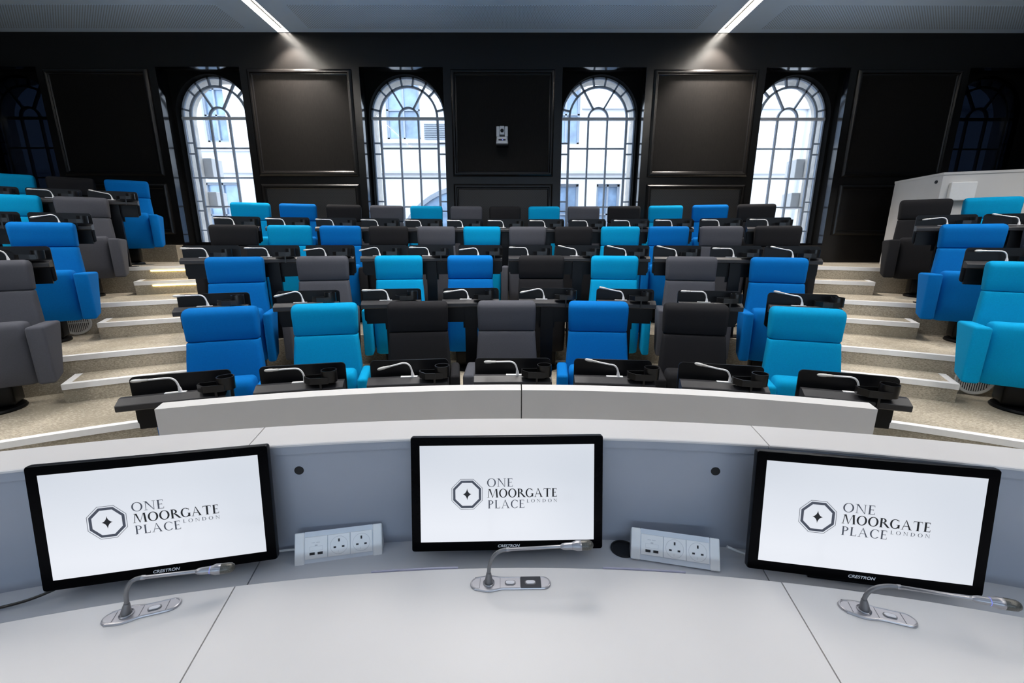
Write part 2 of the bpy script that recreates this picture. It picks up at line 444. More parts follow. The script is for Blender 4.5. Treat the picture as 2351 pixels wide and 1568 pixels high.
def arc_bar(bm, cx, cz, r, w, a0, a1, y0, y1, n=24):
    pr = [[(cx+q*cos(RAD(a0+(a1-a0)*k/n)), y, cz+q*sin(RAD(a0+(a1-a0)*k/n))) for q, y in ((r-w/2, y0), (r+w/2, y0), (r+w/2, y1), (r-w/2, y1))] for k in range(n+1)]
    loft(bm, pr)
for i, x in enumerate(WX):
    w = struct('window_%d' % (i+1), mesh('window_surround', arched_plate(x, WALLY+0.25, WALLY+0.40, RECW+0.01, RECT+0.01, SILL-0.01, (HW, SPR, BOT)), 'wall_matte'))
    bm = bmesh.new()
    for s in (-1, 1): box(bm, x+s*(RECW-0.003), x+s*(RECW+0.002), WALLY+0.116, WALLY+0.26, SILL, RECT)
    box(bm, x-RECW, x+RECW, WALLY+0.116, WALLY+0.26, RECT-0.003, RECT+0.002)
    struct('inner_reveal', mesh('inner_reveal', bm, 'wall_matte'), w)
    bm = bmesh.new()
    for s in (-1, 1): box(bm, x+s*(RECW-0.004), x+s*(RECW+0.002), WALLY+0.004, WALLY+0.115, SILL, RECT)
    box(bm, x-RECW, x+RECW, WALLY+0.004, WALLY+0.115, RECT-0.004, RECT+0.002)
    box(bm, x-RECW, x+RECW, WALLY+0.004, WALLY+0.25, SILL-0.002, SILL+0.004)
    struct('reveal_lining', mesh('reveal_lining', bm, 'wall_gloss'), w, label='glossy black lining of the window recess')
    y0, y1 = 7.865, 7.905
    bm = bmesh.new()
    arc_bar(bm, x, SPR, 0.478, 0.034, 0, 180, y0, y1)
    arc_bar(bm, x, SPR, 0.162, 0.030, 0, 180, y0, y1, 14)
    arc_bar(bm, x, SPR, HW-0.012, 0.03, 0, 180, y0, y1)
    for s in (-1, 1):
        for a, r0, r1 in ((31, 0.16, HW), (10, 0.478, HW), (47, 0.478, HW), (77, 0.478, HW)):
            bar(bm, (x+s*r0*sin(RAD(a)), SPR+r0*cos(RAD(a))), (x+s*r1*sin(RAD(a)), SPR+r1*cos(RAD(a))), 0.028, y0, y1)
        bar(bm, (x+s*0.48, SPR), (x+s*0.48, BOT), 0.036, y0, y1)
        bar(bm, (x+s*0.158, SPR), (x+s*0.158, BOT), 0.028, y0, y1)
        bar(bm, (x+s*(HW-0.01), SPR), (x+s*(HW-0.01), BOT), 0.025, y0, y1)
        for z in (3.30, 3.13, 2.745, 2.36, 2.20, 1.87):
            bar(bm, (x+s*0.48, z), (x+s*HW, z), 0.022, y0+0.004, y1-0.004)
    for z in (3.219, 2.745, 2.272, 1.80):
        bar(bm, (x-0.48, z), (x+0.48, z), 0.024, y0+0.004, y1-0.004)
    struct('window_bars', mesh('window_bars', bm, 'window_steel'), w)
    bm = bmesh.new(); bar(bm, (x-HW, SPR-0.006), (x+HW, SPR-0.006), 0.042, y0-0.012, y1)
    struct('transom', mesh('transom', bm, 'window_bar_white'), w, label='white transom bar')
    bm = bmesh.new(); lp = arch_loop(HW, SPR, BOT)
    bm.faces.new([bm.verts.new((x+p[0], 7.886 if 0 < i < 5 else 7.80, p[1])) for p in lp])
    struct('pane', mesh('pane', bm, 'glass_clear' if 0 < i < 5 else 'glass_dark'), w)
    struct('stone_reveal', mesh('stone_reveal', arched_plate(x, 7.93, 8.20, 1.40, 5.2, 1.0, (HW-0.012, SPR, BOT-0.05)), 'stone'), w, label='pale stone reveal outside the glass')

# ------------------------------------------------------------------ the street outside
bm = bmesh.new(); box(bm, -16, 16, 8.5, 13.4, -1.2, -1.0)
struct('ground', mesh('ground', bm, 'street'))
FY = 13.0
wins = [  # x0,x1,z0,z1 of openings in the facade opposite
 (-8.55, -7.90, 4.34, 5.75), (-8.82, -7.85, 1.50, 3.28), (-3.50, -2.55, 4.42, 5.95), (1.10, 1.86, 4.30, 5.85),
 (1.25, 1.89, 1.60, 3.25), (2.40, 3.07, 1.60, 3.25), (-6.1, -5.1, 4.2, 5.6), (4.6, 5.5, 4.2, 5.6)]
fac = thing('exterior_building', 'white rendered building across the street, seen through the arched windows', 'building', (0, FY, -1.0))
bm = bmesh.new()
xs = sorted({-16, 16} | {w[0] for w in wins} | {w[1] for w in wins}); zs = sorted({-1.0, 12.0} | {w[2] for w in wins} | {w[3] for w in wins})
for a, b in zip(xs, xs[1:]):
    for c, d in zip(zs, zs[1:]):
        mx, mz = (a+b)/2, (c+d)/2
        if any(w[0] < mx < w[1] and w[2] < mz < w[3] for w in wins): continue
        box(bm, a, b, 0, 0.25, c+1.0, d+1.0)
obj('facade_wall', mesh('facade_wall', bm, 'facade_white'), fac)
for (x0, x1, z0, z1) in wins:
    bm = bmesh.new()
    for a, b, c, d in ((x0, x0+0.06, z0, z1), (x1-0.06, x1, z0, z1), (x0, x1, z0, z0+0.06), (x0, x1, z1-0.06, z1), ((x0+x1)/2-0.025, (x0+x1)/2+0.025, z0, z1), (x0, x1, (z0+z1)/2-0.02, (z0+z1)/2+0.02)):
        box(bm, a, b, 0.10, 0.17, c+1.0, d+1.0)
    wf = obj('window', mesh('facade_window', bm, 'facade_frame'), fac)
    bm = bmesh.new(); box(bm, x0, x1, 0.15, 0.16, z0+1, z1+1)
    obj('pane', mesh('facade_pane', bm, 'facade_glass'), wf)
bm = bmesh.new()
for z, xa, xb in ((3.52, -16, 16), (4.30, -4.2, 0.0), (5.18, 1.9, 16), (4.10, -10, -7.2)): box(bm, xa, xb, -0.10, 0.0, z+1, z+1.07)
for x in (8.3, -9.3): box(bm, x-0.22, x+0.22, -0.12, 0, 1.0, 6.4+1)
obj('string_course', mesh('string_course', bm, 'facade_trim'), fac)
bm = bmesh.new()
for k in range(9): box(bm, -2.45, -1.82, -0.05, 0.0, 4.42+1+k*0.046, 4.42+1.024+k*0.046)
obj('vent_louvre', mesh('vent_louvre', bm, 'facade_frame'), fac)
bm = bmesh.new(); arc_bar(bm, -1.3, 1.1+1, 2.05, 0.12, 0, 180, -0.06, 0.02)
aw = obj('arched_window', mesh('arched_window', bm, 'facade_frame'), fac)
bm = bmesh.new(); bm.faces.new([bm.verts.new((-1.3+2.0*cos(pi*k/24), -0.02, 2.1+2.0*sin(pi*k/24))) for k in range(25)])
obj('pane', mesh('arch_pane', bm, 'facade_glass'), aw)
for wi, s in ((1, -1), (4, 1)):
    for z0, z1 in ((2.80, 3.12), (2.28, 2.55)):
        bm = bbox(-0.14, 0.14, -0.15, 0.15, z0, z1, 0.01)
        o = obj('junction_box', mesh('junction_box', bm, 'ext_grey'), None, (WX[wi]+s*(0.62-0.02), 8.36, 0))
        tag(o, '%s grey box fixed outside the %s clear window' % ('upper' if z0 > 2.6 else 'lower', 'leftmost' if s < 0 else 'rightmost'), 'box')

# ------------------------------------------------------------------ ceiling lights
for x, nm in zip(LX, ('left', 'right')):
    t = thing('ceiling_light', 'long recessed strip light in the ceiling, %s of the two' % nm, 'ceiling light', (x, 7.0, CEILZ), 0, 'recessed strip lights')
    bm = bmesh.new()
    for s in (-1, 1): box(bm, s*(LW-0.004), s*LW, BACKY-7.0+1, WALLY-7.0-0.01, -0.003, SLOT)
    box(bm, -LW, LW, WALLY-7.0-0.012, WALLY-7.0-0.004, -0.003, SLOT)
    box(bm, -0.016, 0.016, BACKY-7.0+1, WALLY-7.0-0.05, 0.030, 0.062)
    obj('housing', mesh('light_housing', bm, 'light_house'), t)
    bm = bmesh.new()
    box(bm, -LW+0.006, LW-0.006, BACKY-7.0+1, WALLY-7.0-0.02, SLOT-0.012, SLOT-0.004)
    obj('diffuser', mesh('light_diffuser', bm, 'light_strip'), t)

# ------------------------------------------------------------------ auditorium chairs
def yb(z): return -(1.20-z)*0.215
def chair_meshes(fabric):
    out = {}
    bm = bmesh.new(); secs = []                       # headrest cushion
    for z, w, y0, y1 in ((0.9705, 0.235, -0.030, 0.055), (0.9745, 0.242, -0.043, 0.062), (0.985, 0.2455, -0.049, 0.066), (1.06, 0.247, -0.051, 0.078), (1.13, 0.249, -0.053, 0.086), (1.168, 0.249, -0.052, 0.090), (1.188, 0.2475, -0.046, 0.091), (1.204, 0.242, -0.033, 0.088), (1.215, 0.232, -0.014, 0.076), (1.220, 0.218, 0.010, 0.055)):
        secs.append([(p[0], (y0+y1)/2+p[1], z) for p in rrect(w, (y1-y0)/2, min(0.030, (y1-y0)/2.2), 4)])
    loft(bm, secs); out['headrest'] = mesh('headrest', bm, fabric, True, 50)
    bm = bmesh.new(); secs = []                       # backrest
    for z, w, d0, dep in ((0.42, 0.256, 0.0, 0.12), (0.55, 0.262, -0.004, 0.13), (0.70, 0.261, -0.006, 0.13), (0.85, 0.252, -0.008, 0.12), (0.93, 0.246, -0.006, 0.114), (0.956, 0.2455, -0.004, 0.108), (0.965, 0.243, 0.001, 0.10), (0.9695, 0.236, 0.011, 0.082)):
        y = yb(z)+d0
        secs.append([(p[0], y+dep/2+p[1], z) for p in rrect(w, dep/2, 0.030, 4)])
    loft(bm, secs); out['backrest'] = mesh('backrest', bm, fabric, True, 50)
    bm = bmesh.new(); secs = []                       # tipped-up seat
    for z, y0, y1, w in ((0.236, -0.375, -0.265, 0.226), (0.250, -0.392, -0.250, 0.240), (0.40, -0.405, -0.235, 0.246), (0.60, -0.415, -0.225, 0.246), (0.69, -0.418, -0.222, 0.245), (0.72, -0.412, -0.226, 0.241), (0.738, -0.396, -0.240, 0.233), (0.746, -0.370, -0.266, 0.220)):
        secs.append([(p[0], (y0+y1)/2+p[1], z) for p in rrect(w, (y1-y0)/2, 0.045, 4)])
    loft(bm, secs); out['seat'] = mesh('seat', bm, fabric, True, 50)
    for s, nm, xo in ((-1, 'arm_l', 0.378), (1, 'arm_r', 0.378), (-1, 'arm_thin', 0.338), (1, 'arm_thin_r', 0.338)):
        bm = bmesh.new()
        prism(bm, [(-0.505, 0.25), (-0.505, 0.722), (-0.075, 0.708), (-0.30, 0.278)], 'x', s*(0.250 if nm == 'arm_thin' else 0.266), s*xo)
        bmesh.ops.recalc_face_normals(bm, faces=bm.faces[:])
        bevel(bm, 0.024, 4)
        out[nm] = mesh('armrest', bm, fabric, True, 60)
    return out
CH = {c: chair_meshes('fabric_'+c) for c in ('royal', 'turquoise', 'grey', 'black')}
bm = bmesh.new()
box(bm, -0.20, 0.20, -0.36, -0.10, 0.03, 0.30); bevel(bm, 0.03, 3)
box(bm, -0.256, -0.244, -0.40, -0.05, 0.24, 0.62); box(bm, 0.244, 0.256, -0.40, -0.05, 0.24, 0.62)
box(bm, -0.25, 0.25, -0.24, -0.04, 0.26, 0.46)
lathe(bm, [(0.24, 0.0), (0.245, 0.012), (0.235, 0.028), (0.10, 0.034)], 32, 0, -0.25)
BASE = mesh('chair_base', bm, 'chair_base', True, 40)
CNAME = {'royal': 'royal blue', 'turquoise': 'turquoise', 'grey': 'grey', 'black': 'black'}
ORD = 'first second third fourth fifth sixth seventh eighth ninth tenth eleventh twelfth thirteenth'.split()
ROWN = ['front row', 'second row', 'third row', 'back row']

def chair(row, tier, th, colr, label, group, left='arm_thin', right='arm_thin_r'):
    p = polar(th, ROWR[row], RISE*tier)
    t = thing('auditorium_chair', label, 'chair', p, RAD(-th), group)
    m = CH[colr]
    obj('backrest', m['backrest'], t); obj('headrest', m['headrest'], t); obj('seat', m['seat'], t)
    obj('armrest', m[left], t)
    if right: obj('armrest', m[right], t)
    b_ = obj('base', BASE, t, (0 if abs(th) < 25 else (-0.14 if th < 0 else 0.14), 0.07, 0)); b_.scale = (0.85, 0.85, 1)
    return t

TH = [[-19.25, -13.13, -7.0, -0.8, 5.63, 12.12, 18.73],
      [-20.15, -14.47, -9.03, -3.61, 1.91, 7.51, 13.09, 18.87],
      [-21.5, -17.74, -14.07, -10.4, -6.58, -2.83, 0.95, 4.76, 8.54, 12.31, 16.21, 20.1],
      [-21.31, -17.93, -14.44, -11.01, -7.69, -4.26, -0.92, 2.48, 5.9, 9.31, 12.71, 16.18, 19.57]]
KEY = {'r': 'royal', 't': 'turquoise', 'g': 'grey', 'b': 'black'}
COLS = ['rtbgrbt', 'rgtrbtgr', 'btrbgtgbtrgb', 'trbgtgbtgbtrb']
for r in range(4):
    for i, th in enumerate(TH[r]):
        c = KEY[COLS[r][i]]
        chair(r, r, th, c, '%s padded chair, %s from left in the %s of the middle block' % (CNAME[c], ORD[i], ROWN[r]), 'middle block chairs, '+ROWN[r],
              'arm_thin', 'arm_thin_r' if r < 2 or i == len(TH[r])-1 else None)
SIDE_CH = [  # row radius, tier, angle, colour, label
 (1, 1, -32.4, 'grey', 'grey padded chair lowest in the left block, cut by the left edge of the photo'),
 (2, 2, -31.9, 'royal', 'royal blue padded chair in the left block just behind the lowest grey chair'),
 (3, 3, -34.7, 'turquoise', 'turquoise padded chair at far left, behind the royal blue chair of the left block'),
 (3, 3, -31.33, 'grey', 'grey padded aisle chair in the left block, behind and right of the royal blue chair'),
 (4, 4, -35.9, 'turquoise', 'turquoise padded chair at far left in the topmost left row, partly out of the photo'),
 (4, 4, -32.9, 'black', 'black padded chair in the topmost left row between the turquoise and blue chairs'),
 (4, 4, -29.9, 'royal', 'royal blue padded aisle chair in the topmost left row by the panelled wall'),
 (1, 1, 31.55, 'turquoise', 'turquoise padded chair lowest in the right block, above the round floor grille'),
 (2, 2, 31.0, 'royal', 'royal blue padded aisle chair in the right block'),
 (2, 2, 34.85, 'grey', 'grey padded chair showing only a sliver at the right edge, beside the royal blue chair'),
 (3, 3, 30.0, 'black', 'black padded aisle chair in the right block in front of the white cabinet'),
 (3, 3, 33.3, 'turquoise', 'turquoise padded chair in the right block beside the black aisle chair')]
for row, tier, th, c, lab in SIDE_CH:
    chair(row, tier, th, c, lab, 'left block chairs' if th < 0 else 'right block chairs',
          'arm_thin' if th < 0 or th > 32 else 'arm_l', 'arm_r' if th in (-32.4, -31.9, -31.33, -29.9) else None)

# ------------------------------------------------------------------ seat desks
RAILY, RZ = -0.97, 0.872
def panel_mesh(z0, z1):
    bm = bmesh.new()
    pts = [(p[0], (z0+z1)/2+p[1]) for p in rrect(0.252, (z1-z0)/2, 0.026, 5)]
    prism(bm, pts, 'y', -0.888, -0.875)
    return mesh('tablet_panel', bm, 'desk_black')
PANEL = {'low': panel_mesh(0.672, 0.964), 'high': panel_mesh(0.676, 0.990)}
bm = bmesh.new()                                      # cup ring
lathe(bm, [(0.040, 0.884), (0.045, 0.884), (0.0465, 0.954), (0.046, 0.958), (0.042, 0.958), (0.0415, 0.954), (0.040, 0.890), (0.002, 0.888)], 28)
CUP = mesh('cup_ring', bm, 'cup_plastic', True, 40)
bm = bmesh.new()                                      # tray beside it
tr = [(-0.125, 0.030), (-0.125, -0.005), (-0.085, -0.050), (-0.02, -0.055), (0.02, -0.052), (0.02, 0.035), (-0.02, 0.038)]
tri = [(-0.119, 0.026), (-0.119, -0.002), (-0.082, -0.044), (-0.02, -0.049), (0.014, -0.046), (0.014, 0.030), (-0.02, 0.032)]
n = len(tr)
L4 = [[bm.verts.new((p[0], p[1], z)) for p in lp] for lp, z in ((tr, 0.882), (tr, 0.922), (tri, 0.922), (tri, 0.889))]
bm.faces.new(L4[0][::-1]); bm.faces.new(L4[3])
for a, b in ((0, 1), (1, 2), (2, 3)):
    for i in range(n): bm.faces.new((L4[a][i], L4[a][(i+1) % n], L4[b][(i+1) % n], L4[b][i]))
box(bm, -0.035, -0.023, -0.036, -0.026, 0.815, 0.884); box(bm, -0.035, -0.023, -0.036, 0.03, 0.812, 0.822)
TRAY = mesh('tray', bm, 'cup_plastic')
bm = bmesh.new(); box(bm, -0.055, 0.055, -0.985, -0.915, 0.0, 0.815); box(bm, -0.075, 0.075, -0.90, -0.888, 0.60, 0.80)
box(bm, -0.12, 0.12, -1.0, -0.86, 0.0, 0.012); box(bm, -0.23, 0.23, -0.925, -0.900, 0.66, 0.80)
POST = mesh('leg', bm, 'desk_black')

def seat_desk(row, tier, ths, label, group, off=0.0, ext=(0.252, 0.252), high=False, cups=None):
    R = ROWR[row]; mid = (ths[0]+ths[-1])/2
    t = thing('seat_desk', label, 'desk', polar(mid, R-0.97, RISE*tier), RAD(-mid), group)
    od = DEG(off/(R-0.97))
    Mi = Matrix.Rotation(RAD(mid), 4, 'Z') @ Matrix.Translation(-polar(mid, R-0.97, RISE*tier))
    a0 = ths[0]+od-DEG(ext[0]/(R-0.97)); a1 = ths[-1]+od+DEG(ext[1]/(R-0.97))
    bm = bmesh.new()
    z = RISE*tier
    arc_prism(bm, a0, a1, [(R-0.945, z+0.872), (R-0.975, z+0.872), (R-1.035, z+0.850), (R-1.038, z+0.846), (R-1.038, z+0.818), (R-1.030, z+0.812), (R-0.945, z+0.812)], 1.5)
    bmesh.ops.transform(bm, matrix=Mi, verts=bm.verts)
    obj('rail', mesh('rail', bm, 'desk_rail'), t)
    for i_, th in enumerate(ths):
        tc = th+od; cxo = cups[i_] if cups else 0.20
        M = Matrix.Rotation(RAD(mid-tc), 4, 'Z')
        rel = Mi @ polar(tc, R, z)
        def put(nm, me, dx=0, dy=0):
            o = obj(nm, me, t); q = M @ Vector((dx, dy, 0)); o.location = (rel.x+q.x, rel.y+q.y, rel.z); o.rotation_euler = (0, 0, RAD(mid-tc)); return o
        put('tablet_panel', PANEL['high' if high else 'low'])
        put('cup_holder', CUP, cxo, -1.015)
        put('tray', TRAY, cxo-0.020, -1.012)
        put('leg', POST)
    return t

# seat microphones (white goosenecks lying towards the left)
def mic_meshes(v):
    rise, tilt = ((0.092, 0.0), (0.086, -0.012), (0.094, -0.020), (0.082, 0.018))[v]
    bm = bmesh.new()
    box(bm, -0.075, 0.03, -0.012, 0.012, 0.0, 0.004)
    base = mesh('mic_base', bm, 'mic_white')
    bm = bmesh.new()
    p = [Vector((0, 0, 0.0)), Vector((0, 0, 0.012)), Vector((-0.001, 0, 0.024)), Vector((-0.003, 0, 0.034))]
    p += bez((-0.003, 0, 0.036), (-0.010, 0, rise-0.015), (-0.025, 0, rise), (-0.060, 0, rise-0.001), 8)
    p += [Vector((-0.06-0.088*k/3, -0.006*k/3, rise-0.001+tilt*k/3)) for k in range(1, 4)]
    rad = [0.0115, 0.0105, 0.0085, 0.0066]+[0.0056]*(len(p)-4)
    tube(bm, p, rad, 8); stem = mesh('gooseneck', bm, 'mic_white', True, 60)
    e = p[-1]; d = (p[-1]-p[-3]).normalized()
    bm = bmesh.new()
    tube(bm, [e-d*0.012, e, e+d*0.02, e+d*0.026, e+d*0.045, e+d*0.062, e+d*0.070], [0.0058, 0.0078, 0.0080, 0.0100, 0.0104, 0.0090, 0.004], 8)
    head = mesh('mic_head', bm, 'mic_tip', True, 60)
    return base, stem, head
MIC = [mic_meshes(v) for v in range(4)]
def seat_mic(row, tier, th, label, group, off=0.0, v=None):
    R = ROWR[row]; th2 = th+DEG(off/(R-0.965))
    t = thing('microphone', label, 'microphone', polar(th2, R-0.963, RISE*tier+RZ), RAD(-th2), group)
    b, s, h = MIC[random.choice((0, 0, 1, 2, 3)) if v is None else v]
    obj('mic_base', b, t); obj('gooseneck', s, t); obj('mic_head', h, t)
    return t

DTH = [[-19.32, -13.09, -6.87, -0.42, 5.83, 12.2, 18.78],
       [-20.06, -14.48, -8.93, -3.37, 2.12, 7.67, 13.27, 18.94],
       [-21.86, -18.0, -14.15, -10.23, -6.68, -2.86, 1.08, 4.8, 8.55, 12.29, 16.37, 20.0],
       [-21.45, -18.01, -14.53, -11.12, -7.65, -4.25, -0.88, 2.52, 5.94, 9.4, 12.8, 16.31, 19.67]]
MTH = [[-19.24, -12.88, -6.63, -0.13, 6.11, 12.6, 19.11], [-20.31, -14.74, -9.15, -3.56, 1.89, 7.51, 13.07, 18.81],
       [-22.03, -18.28, -14.45, -10.56, -6.85, -3.02, 0.89, 4.71, 8.49, 12.21, 16.18, 19.99],
       [-21.62, -18.22, -14.7, -11.31, -7.86, -4.46, -1.04, 2.43, 5.97, 9.39, 12.69, 16.19, 19.6]]
CUPX = [[0.255, 0.174, 0.217, 0.2, 0.225, 0.189, 0.153], [0.193, 0.194, 0.184, 0.173, 0.209, 0.17, 0.191, 0.203],
        [0.154, 0.177, 0.182, 0.138, 0.16, 0.209, 0.177, 0.19, 0.173, 0.176, 0.186, 0.175]]
MV = [[0, 0, 2, 0, 3, 3, 0], [0, 2, 0, 1, 2, 3, 0, 3], [0, 0, 1, 2, 0, 1, 0, 3, 3, 3, 0, 3], [0]*13]
for i in range(7):
    seat_desk(0, 0, [DTH[0][i]], 'black seat desk with upright tablet and cup holder, %s from left in the front row' % ORD[i], 'front row desks', 0.0, (0.275 if i == 0 else 0.252, 0.265 if i == 6 else 0.252), cups=[CUPX[0][i]])
    seat_mic(0, 0, MTH[0][i], 'white gooseneck microphone on the %s desk from left in the front row' % ORD[i], 'front row microphones', 0, MV[0][i])
for i in range(8):
    seat_desk(1, 1, [DTH[1][i]], 'black seat desk with upright tablet, %s from left in the second row, middle block' % ORD[i], 'second row desks', cups=[CUPX[1][i]])
    seat_mic(1, 1, MTH[1][i], 'white gooseneck microphone on the %s desk from left in the second row, middle block' % ORD[i], 'second row microphones', 0, MV[1][i])
for j in range(4):
    seat_desk(2, 2, DTH[2][3*j:3*j+3], 'black desk for three seats, %s from left in the third row, middle block' % ORD[j], 'third row desks', 0.0, (0.25, 0.25), True, CUPX[2][3*j:3*j+3])
for i in range(12):
    seat_mic(2, 2, MTH[2][i], 'white gooseneck microphone, %s from left in the third row of the middle block' % ORD[i], 'third row microphones', 0, MV[2][i])
units = [[0], [1], [2], [3, 4, 5, 6, 7, 8, 9], [10], [11], [12]]
for j, u in enumerate(units):
    lab = ('long black desk for seven seats at the centre of the back row, middle block' if len(u) > 1 else
           'black single seat desk before the %s chair from left in the back row, middle block' % ORD[u[0]])
    seat_desk(3, 3, [DTH[3][k] for k in u], lab, 'back row desks', 0.0, (0.25, 0.25), True)
for i in range(13):
    seat_mic(3, 3, MTH[3][i], 'white gooseneck microphone, %s from left in the back row of the middle block' % ORD[i], 'back row microphones', 0, MV[3][i])
SIDE_DK = [(2, 2, -31.9, 'in front of the royal blue chair in the left block'),
 (3, 3, -34.7, 'before the far left turquoise chair, one row below the topmost'), (3, 3, -31.33, 'in front of the grey aisle chair in the left block'),
 (4, 4, -35.9, 'in the topmost left row before the turquoise chair'), (4, 4, -32.9, 'in the topmost left row before the black chair'), (4, 4, -29.9, 'in the topmost left row before the blue aisle chair'),
 (2, 2, 31.0, 'in front of the royal blue chair in the right block'), (3, 3, 30.0, 'before the black aisle chair in the right block'), (3, 3, 33.3, 'before the upper turquoise chair in the right block')]
for row, tier, th, where in SIDE_DK:
    g = 'left block' if th < 0 else 'right block'
    seat_desk(row, tier, [th], 'black seat desk '+where, g+' desks', 0.0, (0.265, 0.265), True)
    seat_mic(row, tier, th, 'white gooseneck microphone '+where, g+' microphones', 0.0)

# ------------------------------------------------------------------ low curved white wall before the front row
t = thing('curved_barrier', 'low curved white barrier standing before the front row of seats', 'barrier', polar(0, 5.41, 0))
for a0, a1 in ((-18.1, -0.03), (0.03, 17.55)):
    bm = bmesh.new(); arc_prism(bm, a0, a1, [(5.37, 0.0), (5.37, 0.984), (5.458, 0.984), (5.458, 0.0)], 0.6)
    for v in bm.verts: v.co -= Vector(t.location)
    obj('barrier_panel', mesh('barrier_panel', bm, 'white_paint'), t)

# ------------------------------------------------------------------ speaker's desk
SEAMS = (-9.93, 8.5)
dk = thing('lecture_desk', 'curved white speaker desk with raised ledge in the foreground', 'desk', polar(0, 4.2, 0))
DL = Vector(dk.location)
def dpart(nm, bm, m, smooth=False):
    for v in bm.verts: v.co -= DL
    return obj(nm, mesh(nm, bm, m, smooth), dk)
segs = [(-34, SEAMS[0]-0.022), (SEAMS[0]+0.022, SEAMS[1]-0.022), (SEAMS[1]+0.022, 34)]
for a0, a1 in segs:
    bm = bmesh.new(); arc_prism(bm, a0, a1, [(3.45, 0.872), (3.45, 0.903), (3.453, 0.905), (4.233, 0.905), (4.236, 0.903), (4.236, 0.872)], 0.6)
    dpart('worktop', bm, 'white_laminate')
    bm = bmesh.new(); arc_prism(bm, a0, a1, [(4.15, 0.842), (4.15, 0.8585), (4.42, 0.8585), (4.42, 0.842)], 0.6)
    dpart('shelf', bm, 'shelf_laminate')
    bm = bmesh.new(); arc_prism(bm, a0, a1, [(4.402, 1.164), (4.402, 1.1865), (4.44, 1.1865), (4.44, 1.164)], 0.6)
    dpart('ledge_lip', bm, 'panel_shade_blue')
    bm = bmesh.new(); arc_prism(bm, a0, a1, [(4.400, 1.187), (4.400, 1.192), (4.403, 1.194), (4.529, 1.194), (4.531, 1.192), (4.531, 1.187)], 0.6)
    dpart('ledge', bm, 'white_laminate')
    bm = bmesh.new(); arc_prism(bm, a0, a1, [(4.408, 0.858), (4.408, 1.162), (4.428, 1.162), (4.428, 0.858)], 0.6)
    dpart('back_panel', bm, 'panel_shade_blue')
bm = bmesh.new(); arc_prism(bm, -34, 34, [(4.445, 0.0), (4.445, 1.186), (4.51, 1.186), (4.51, 0.0)], 1.0)
dpart('front_panel', bm, 'white_paint')
bm = bmesh.new(); arc_prism(bm, -34, 34, [(3.47, 0.832), (3.47, 0.840), (4.42, 0.840), (4.42, 0.832)], 1.0)
dpart('substructure', bm, 'seam_dark')
for th in (-32, -16, 0, 16, 32):
    bm = bmesh.new(); arc_prism(bm, th-0.3, th+0.3, [(3.75, 0.0), (3.75, 0.830), (4.43, 0.830), (4.43, 0.0)], 1.0)
    dpart('support_panel', bm, 'white_paint')
def disc(bm, c, nrm, r, h, n=28, ey=1.0):
    M = Matrix.Translation(c) @ Vector(nrm).to_track_quat('Z', 'Y').to_matrix().to_4x4()
    lathe(bm, [(r, -h), (r, h*0.4), (r*0.93, h)], n, M=M)
for th, z in ((-8.36, 1.111), (6.85, 1.102)):
    t_ = RAD(th); nrm = Vector((-sin(t_), -cos(t_), 0))
    bm = bmesh.new(); c = polar(th, 4.4075, z)
    M = Matrix.Translation(c) @ nrm.to_track_quat('Z', 'Y').to_matrix().to_4x4()
    lathe(bm, [(0.0125, -0.001), (0.0125, 0.0006), (0.0118, 0.0008)], 28, M=M)
    o = dpart('cable_hole', bm, 'hole_dark')
for th, R_ in ((3.62, 4.37), (-8.75, 4.205), (7.2, 4.20)):
    c = polar(th, R_, 0.8585)
    bm = bmesh.new(); lathe(bm, [(0.036, -0.001), (0.036, 0.003), (0.031, 0.004), (0.030, 0.0015), (0.001, 0.0012)], 32, c.x, c.y, Matrix.Translation((0, 0, c.z)))
    dpart('cable_grommet', bm, 'cup_plastic', True)
for a0, a1 in ((-5.55, -2.55), (2.55, 5.4)):
    bm = bmesh.new(); arc_prism(bm, a0, a1, [(4.237, 0.893), (4.237, 0.907), (4.240, 0.907), (4.240, 0.893)], 0.6)
    dpart('edge_strip', bm, 'plastic_strip')

